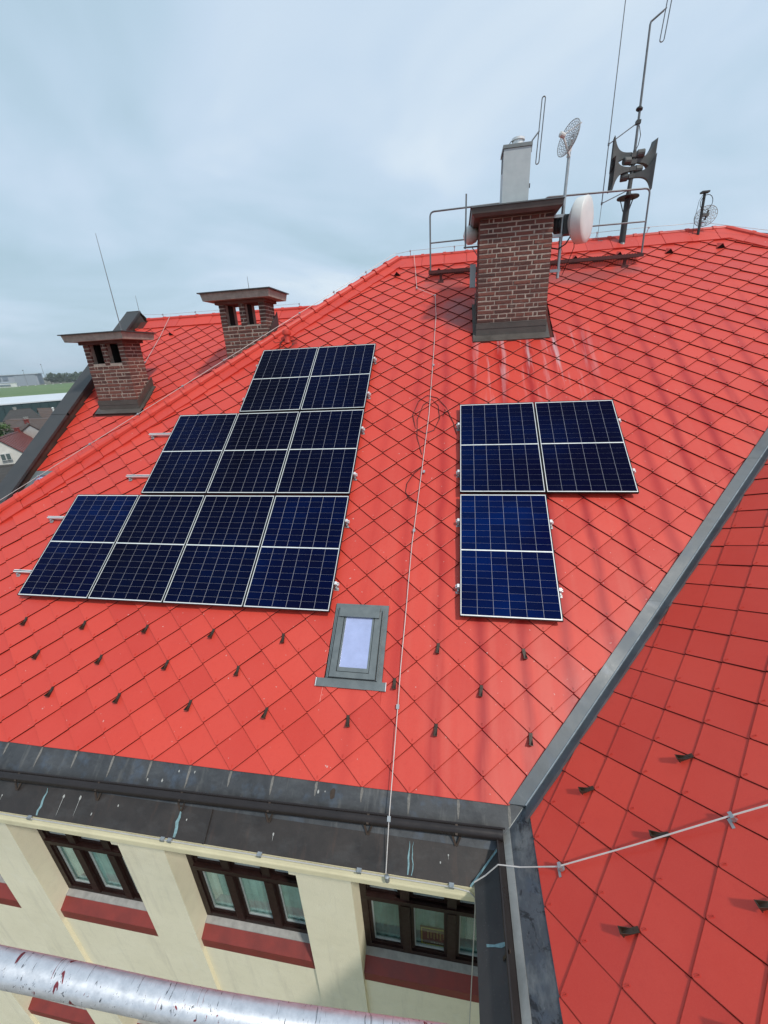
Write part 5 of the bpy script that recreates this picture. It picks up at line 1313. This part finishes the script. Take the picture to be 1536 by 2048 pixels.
# pale hall
o = thing('warehouse_hall', 'long hall with pale flat roof and dark teal wall before the field', 'hall', far(330, -20))
mTeal = mat('hall_teal', (0.018, 0.045, 0.050), 0.6, var=0.15, nscale=0.3)
mHallRoof = mat('hall_roof', (0.60, 0.63, 0.66), 0.5, var=0.05, nscale=0.1)
k = 2.1
ht = [f3(147, -40, 5.85, k), f3(143, 16, 4.85, k), f3(181, 20, 5.25, k), f3(186, -46, 6.6, k)]
zt_ = sum(p.z for p in ht) / 4
ht = [Vv((p.x, p.y, zt_ + (0.0 if i < 2 else 0.6))) for i, p in enumerate(ht)]
s = MB(); s.hexa([Vv((p.x, p.y, GROUND)) for p in ht] + ht); s.obj('wall', mTeal, o)
cc_ = sum(ht, Vv()) / 4
hr_ = [p + (Vv((p.x - cc_.x, p.y - cc_.y, 0))).normalized() * 0.8 for p in ht]
s = MB(); s.hexa([p + Vv((0, 0, .02)) for p in hr_] + [p + Vv((0, 0, 0.6)) for p in hr_]); s.obj('roof', mHallRoof, o)
for kk in range(30):
    t = (kk + .5) / 30; p = ht[0].lerp(ht[1], t) - DV * 0.2; s = MB(); s.bar(Vv((p.x, p.y, GROUND)), p - Vv((0, 0, .1)), 0.35, 0.3); s.obj('wall_rib', mTeal, o)
# far hangar
K = 1.85
o = thing('hangar', 'long pale grey hangar on the far side of the field', 'hangar', far(770 * K, -60 * K))
mHang = mat('hangar_wall', (0.36, 0.40, 0.46), 0.8, var=0.1, nscale=0.02); mHang2 = mat('hangar_window', (0.16, 0.20, 0.26), 0.5, var=0.1)
def fk(d, a, z=0): return far(d * K, a * K, z * K)
s = MB(); s.hexa([fk(760, -150), fk(750, -2), fk(800, 4), fk(820, -150), fk(760, -150, 14), fk(750, -2, 14), fk(800, 4, 14), fk(820, -150, 14)]); s.obj('wall', mHang, o)
s = MB(); s.hexa([fk(759, -152, 14.01), fk(748, 0, 14.01), fk(801, 6, 14.01), fk(821, -152, 14.01), fk(759, -152, 15), fk(748, 0, 15), fk(801, 6, 15), fk(821, -152, 15)]); s.obj('roof', mat('hangar_roof', (0.45, 0.5, 0.56), 0.7), o)
for kk in range(16):
    t0, t1 = (kk + .12) / 20, (kk + .88) / 20; p0 = fk(759, -150).lerp(fk(749.5, -2), t0); p1 = fk(759, -150).lerp(fk(749.5, -2), t1); za, zb_ = Vv((0, 0, 15)), Vv((0, 0, 22))
    s = MB(); q = Vv((0.8, -0.8, 0)); s.hexa([p0 + q + za, p1 + q + za, p1 + za, p0 + za, p0 + q + zb_, p1 + q + zb_, p1 + zb_, p0 + zb_]); s.obj('window', mHang2, o)
p0, p1 = fk(748.5, -26), fk(748.5, -4)
s = MB(); q = Vv((0.9, -0.9, 0)); za = Vv((0, 0, 24)); s.hexa([p0 + q, p1 + q, p1, p0, p0 + q + za, p1 + q + za, p1 + za, p0 + za]); s.obj('door', mat('hangar_door', (0.27, 0.31, 0.36), 0.7), o)
o = thing('airfield_building', 'small white building in front of the left end of the hangar', 'building', fk(705, -45))
s = MB(); s.hexa([fk(700, -70), fk(700, -24), fk(715, -24), fk(715, -70), fk(700, -70, 5), fk(700, -24, 5), fk(715, -24, 5), fk(715, -70, 5)]); s.obj('wall', mWhite, o)
s = MB(); s.hexa([fk(699.5, -71, 5.01), fk(699.5, -23, 5.01), fk(716, -23, 5.01), fk(716, -71, 5.01), fk(699.5, -71, 5.5), fk(699.5, -23, 5.5), fk(716, -23, 5.5), fk(716, -71, 5.5)]); s.obj('roof', mHang, o)
s = MB(); s.hexa([fk(699, -62, 2), fk(699, -30, 2), fk(700, -30, 2), fk(700, -62, 2), fk(699, -62, 3.4), fk(699, -30, 3.4), fk(700, -30, 3.4), fk(700, -62, 3.4)]); s.obj('window', mHang2, o)
def car_meshes():
    a = MB()
    for (x0, x1, z0, z1) in ((-2.1, 2.1, 0.35, 0.95),): a.box(x0, x1, -0.85, 0.85, z0, z1)
    a.hexa([(-1.5, -0.8, .95), (1.2, -0.8, .95), (1.2, 0.8, .95), (-1.5, 0.8, .95), (-1.0, -0.65, 1.45), (0.6, -0.65, 1.45), (0.6, 0.65, 1.45), (-1.0, 0.65, 1.45)])
    w_ = MB(); w_.lathe([(0.001, -0.1), (0.33, -0.1), (0.33, 0.1), (0.001, 0.1)], (0, 0, 0), (0, 1, 0), 10)
    return a.mesh('body', mWhite), w_.mesh('wheel', mBlack)
cb, cw_ = car_meshes()
for a in (-22, -14, -6, 4, 12, 20):
    c = fk(700 + random.uniform(-6, 6), a); o = thing('parked_car', 'tiny white car parked in front of the far hangar', 'car', c, 'cars parked before the hangar')
    R_ = Matrix.Rotation(rad(48), 4, 'Z'); link('body', cb, o, c, R_)
    for dx in (-1.3, 1.3):
        for dy in (-.8, .8): link('wheel', cw_, o, c + R_ @ Vv((dx, dy, .33)), R_)
for (d, a, h, lb) in ((720, -14, 36, 'thin mast above the middle of the far hangar'), (730, 6, 48, 'tall light mast at the right end of the far hangar')):
    c = fk(d, a); s = MB(); s.tube([c, c + Vv((0, 0, h))], [0.5, 0.3], 6); s.box(-1.6, 1.6, -0.4, 0.4, h - 1.6, h, lambda x, y, z: c + Vv((x, y, z)))
    tag(s.obj('light_mast', mGreyPipe, None, loc=c), lb, 'mast', 'masts by the hangar')
# trees
def leafm(name, c1, c2):
    def bld(b):
        r = b.new('ShaderNodeNewGeometry').outputs['Random Per Island']
        b.color(b.mix(r, c1, c2)); b.p.inputs['Roughness'].default_value = 0.7
    return mat(name, c1, build=bld)
mLeaf = leafm('leaf_green', (0.030, 0.070, 0.016), (0.075, 0.135, 0.030))
mLeafF = leafm('leaf_far', (0.035, 0.065, 0.030), (0.065, 0.10, 0.045))
mBark = mat('bark', (0.06, 0.045, 0.035), 0.9)
def crown_mesh(rx, rz, n, ls, m, clumps, seed):
    rn = random.Random(seed); s = MB()
    cl = []
    for i in range(clumps):
        while True:
            p = Vv((rn.uniform(-1, 1), rn.uniform(-1, 1), rn.uniform(-0.9, 1)))
            if 0.25 < p.length < 0.95: break
        cl.append((Vv((p.x * rx, p.y * rx, p.z * rz)), rn.uniform(0.22, 0.42) * rx))
    for i in range(n):
        c, r = rn.choice(cl)
        d = Vv((rn.gauss(0, 1), rn.gauss(0, 1), rn.gauss(0, 1))).normalized(); p = c + d * r * (rn.random() ** 0.4)
        t = Vv((rn.gauss(0, 1), rn.gauss(0, 1), rn.gauss(0, 1))).normalized(); q = t.cross(d)
        if q.length < .1: continue
        q.normalize(); k = ls * rn.uniform(0.6, 1.3)
        s.face([p - t * k, p + q * k * .5, p + t * k, p - q * k * .5])
    return s.mesh('crown', m)
def tree(label, c, h, rx, me, group, rz=0, sc=1.0):
    o = thing('broadleaf_tree', label, 'tree', c, group)
    s = MB(); c = Vv(c); s.tube([c, c + Vv((0.1, 0, h * .3)), c + Vv((0, .1, h * .62))], [h * .03, h * .022, h * .01], 8)
    for kk in range(4):
        a = kk * 1.7; s.tube([c + Vv((0.1, 0, h * .3)), c + Vv((math.cos(a) * rx * .5, math.sin(a) * rx * .5, h * .6))], [h * .014, h * .005], 5)
    s.obj('trunk', mBark, o)
    link('crown', me, o, c + Vv((0, 0, h * .62)), Matrix.Rotation(rz, 4, 'Z') @ Matrix.Diagonal((sc, sc, sc, 1)))
tree('dense green tree at the left edge beside the tiled roofs', Vv((*f3(50, -4.75, 0, 2.7).xy, GROUND)), 15.0, 3.9, crown_mesh(3.9, 5.8, 7000, 0.30, mLeaf, 44, 3), None)
fm = [crown_mesh(13, 11.5, 1300, 1.7, mLeafF, 30, 20 + i) for i in range(3)]
for i in range(17):
    a = 13 + i * 5.0 + random.uniform(-2, 2)
    tree('tree in the distant row to the right of the hangar', fk(775 + random.uniform(-20, 40), a), random.uniform(19, 23) + (5 if i == 0 else 0), 12, fm[i % 3], 'distant tree row', random.uniform(0, 6), random.uniform(0.85, 1.1))
# hazy air
hz = MB(); hz.box(-2200, 900, -300, 2400, GROUND - 1, 60)
m = bpy.data.materials.new('haze'); m.use_nodes = True; m.node_tree.nodes.clear()
out = m.node_tree.nodes.new('ShaderNodeOutputMaterial'); pv = m.node_tree.nodes.new('ShaderNodeVolumePrincipled')
pv.inputs['Color'].default_value = (0.93, 0.97, 1.0, 1); pv.inputs['Density'].default_value = 0.00014; pv.inputs['Anisotropy'].default_value = 0.3
m.node_tree.links.new(pv.outputs[0], out.inputs['Volume'])
ho = hz.obj('haze', m); ho['kind'] = 'stuff'; ho['label'] = 'thin pale haze over the distant field'; ho['category'] = 'haze'
print('tiles', nA, nB, nC, 'objects', len(bpy.data.objects))
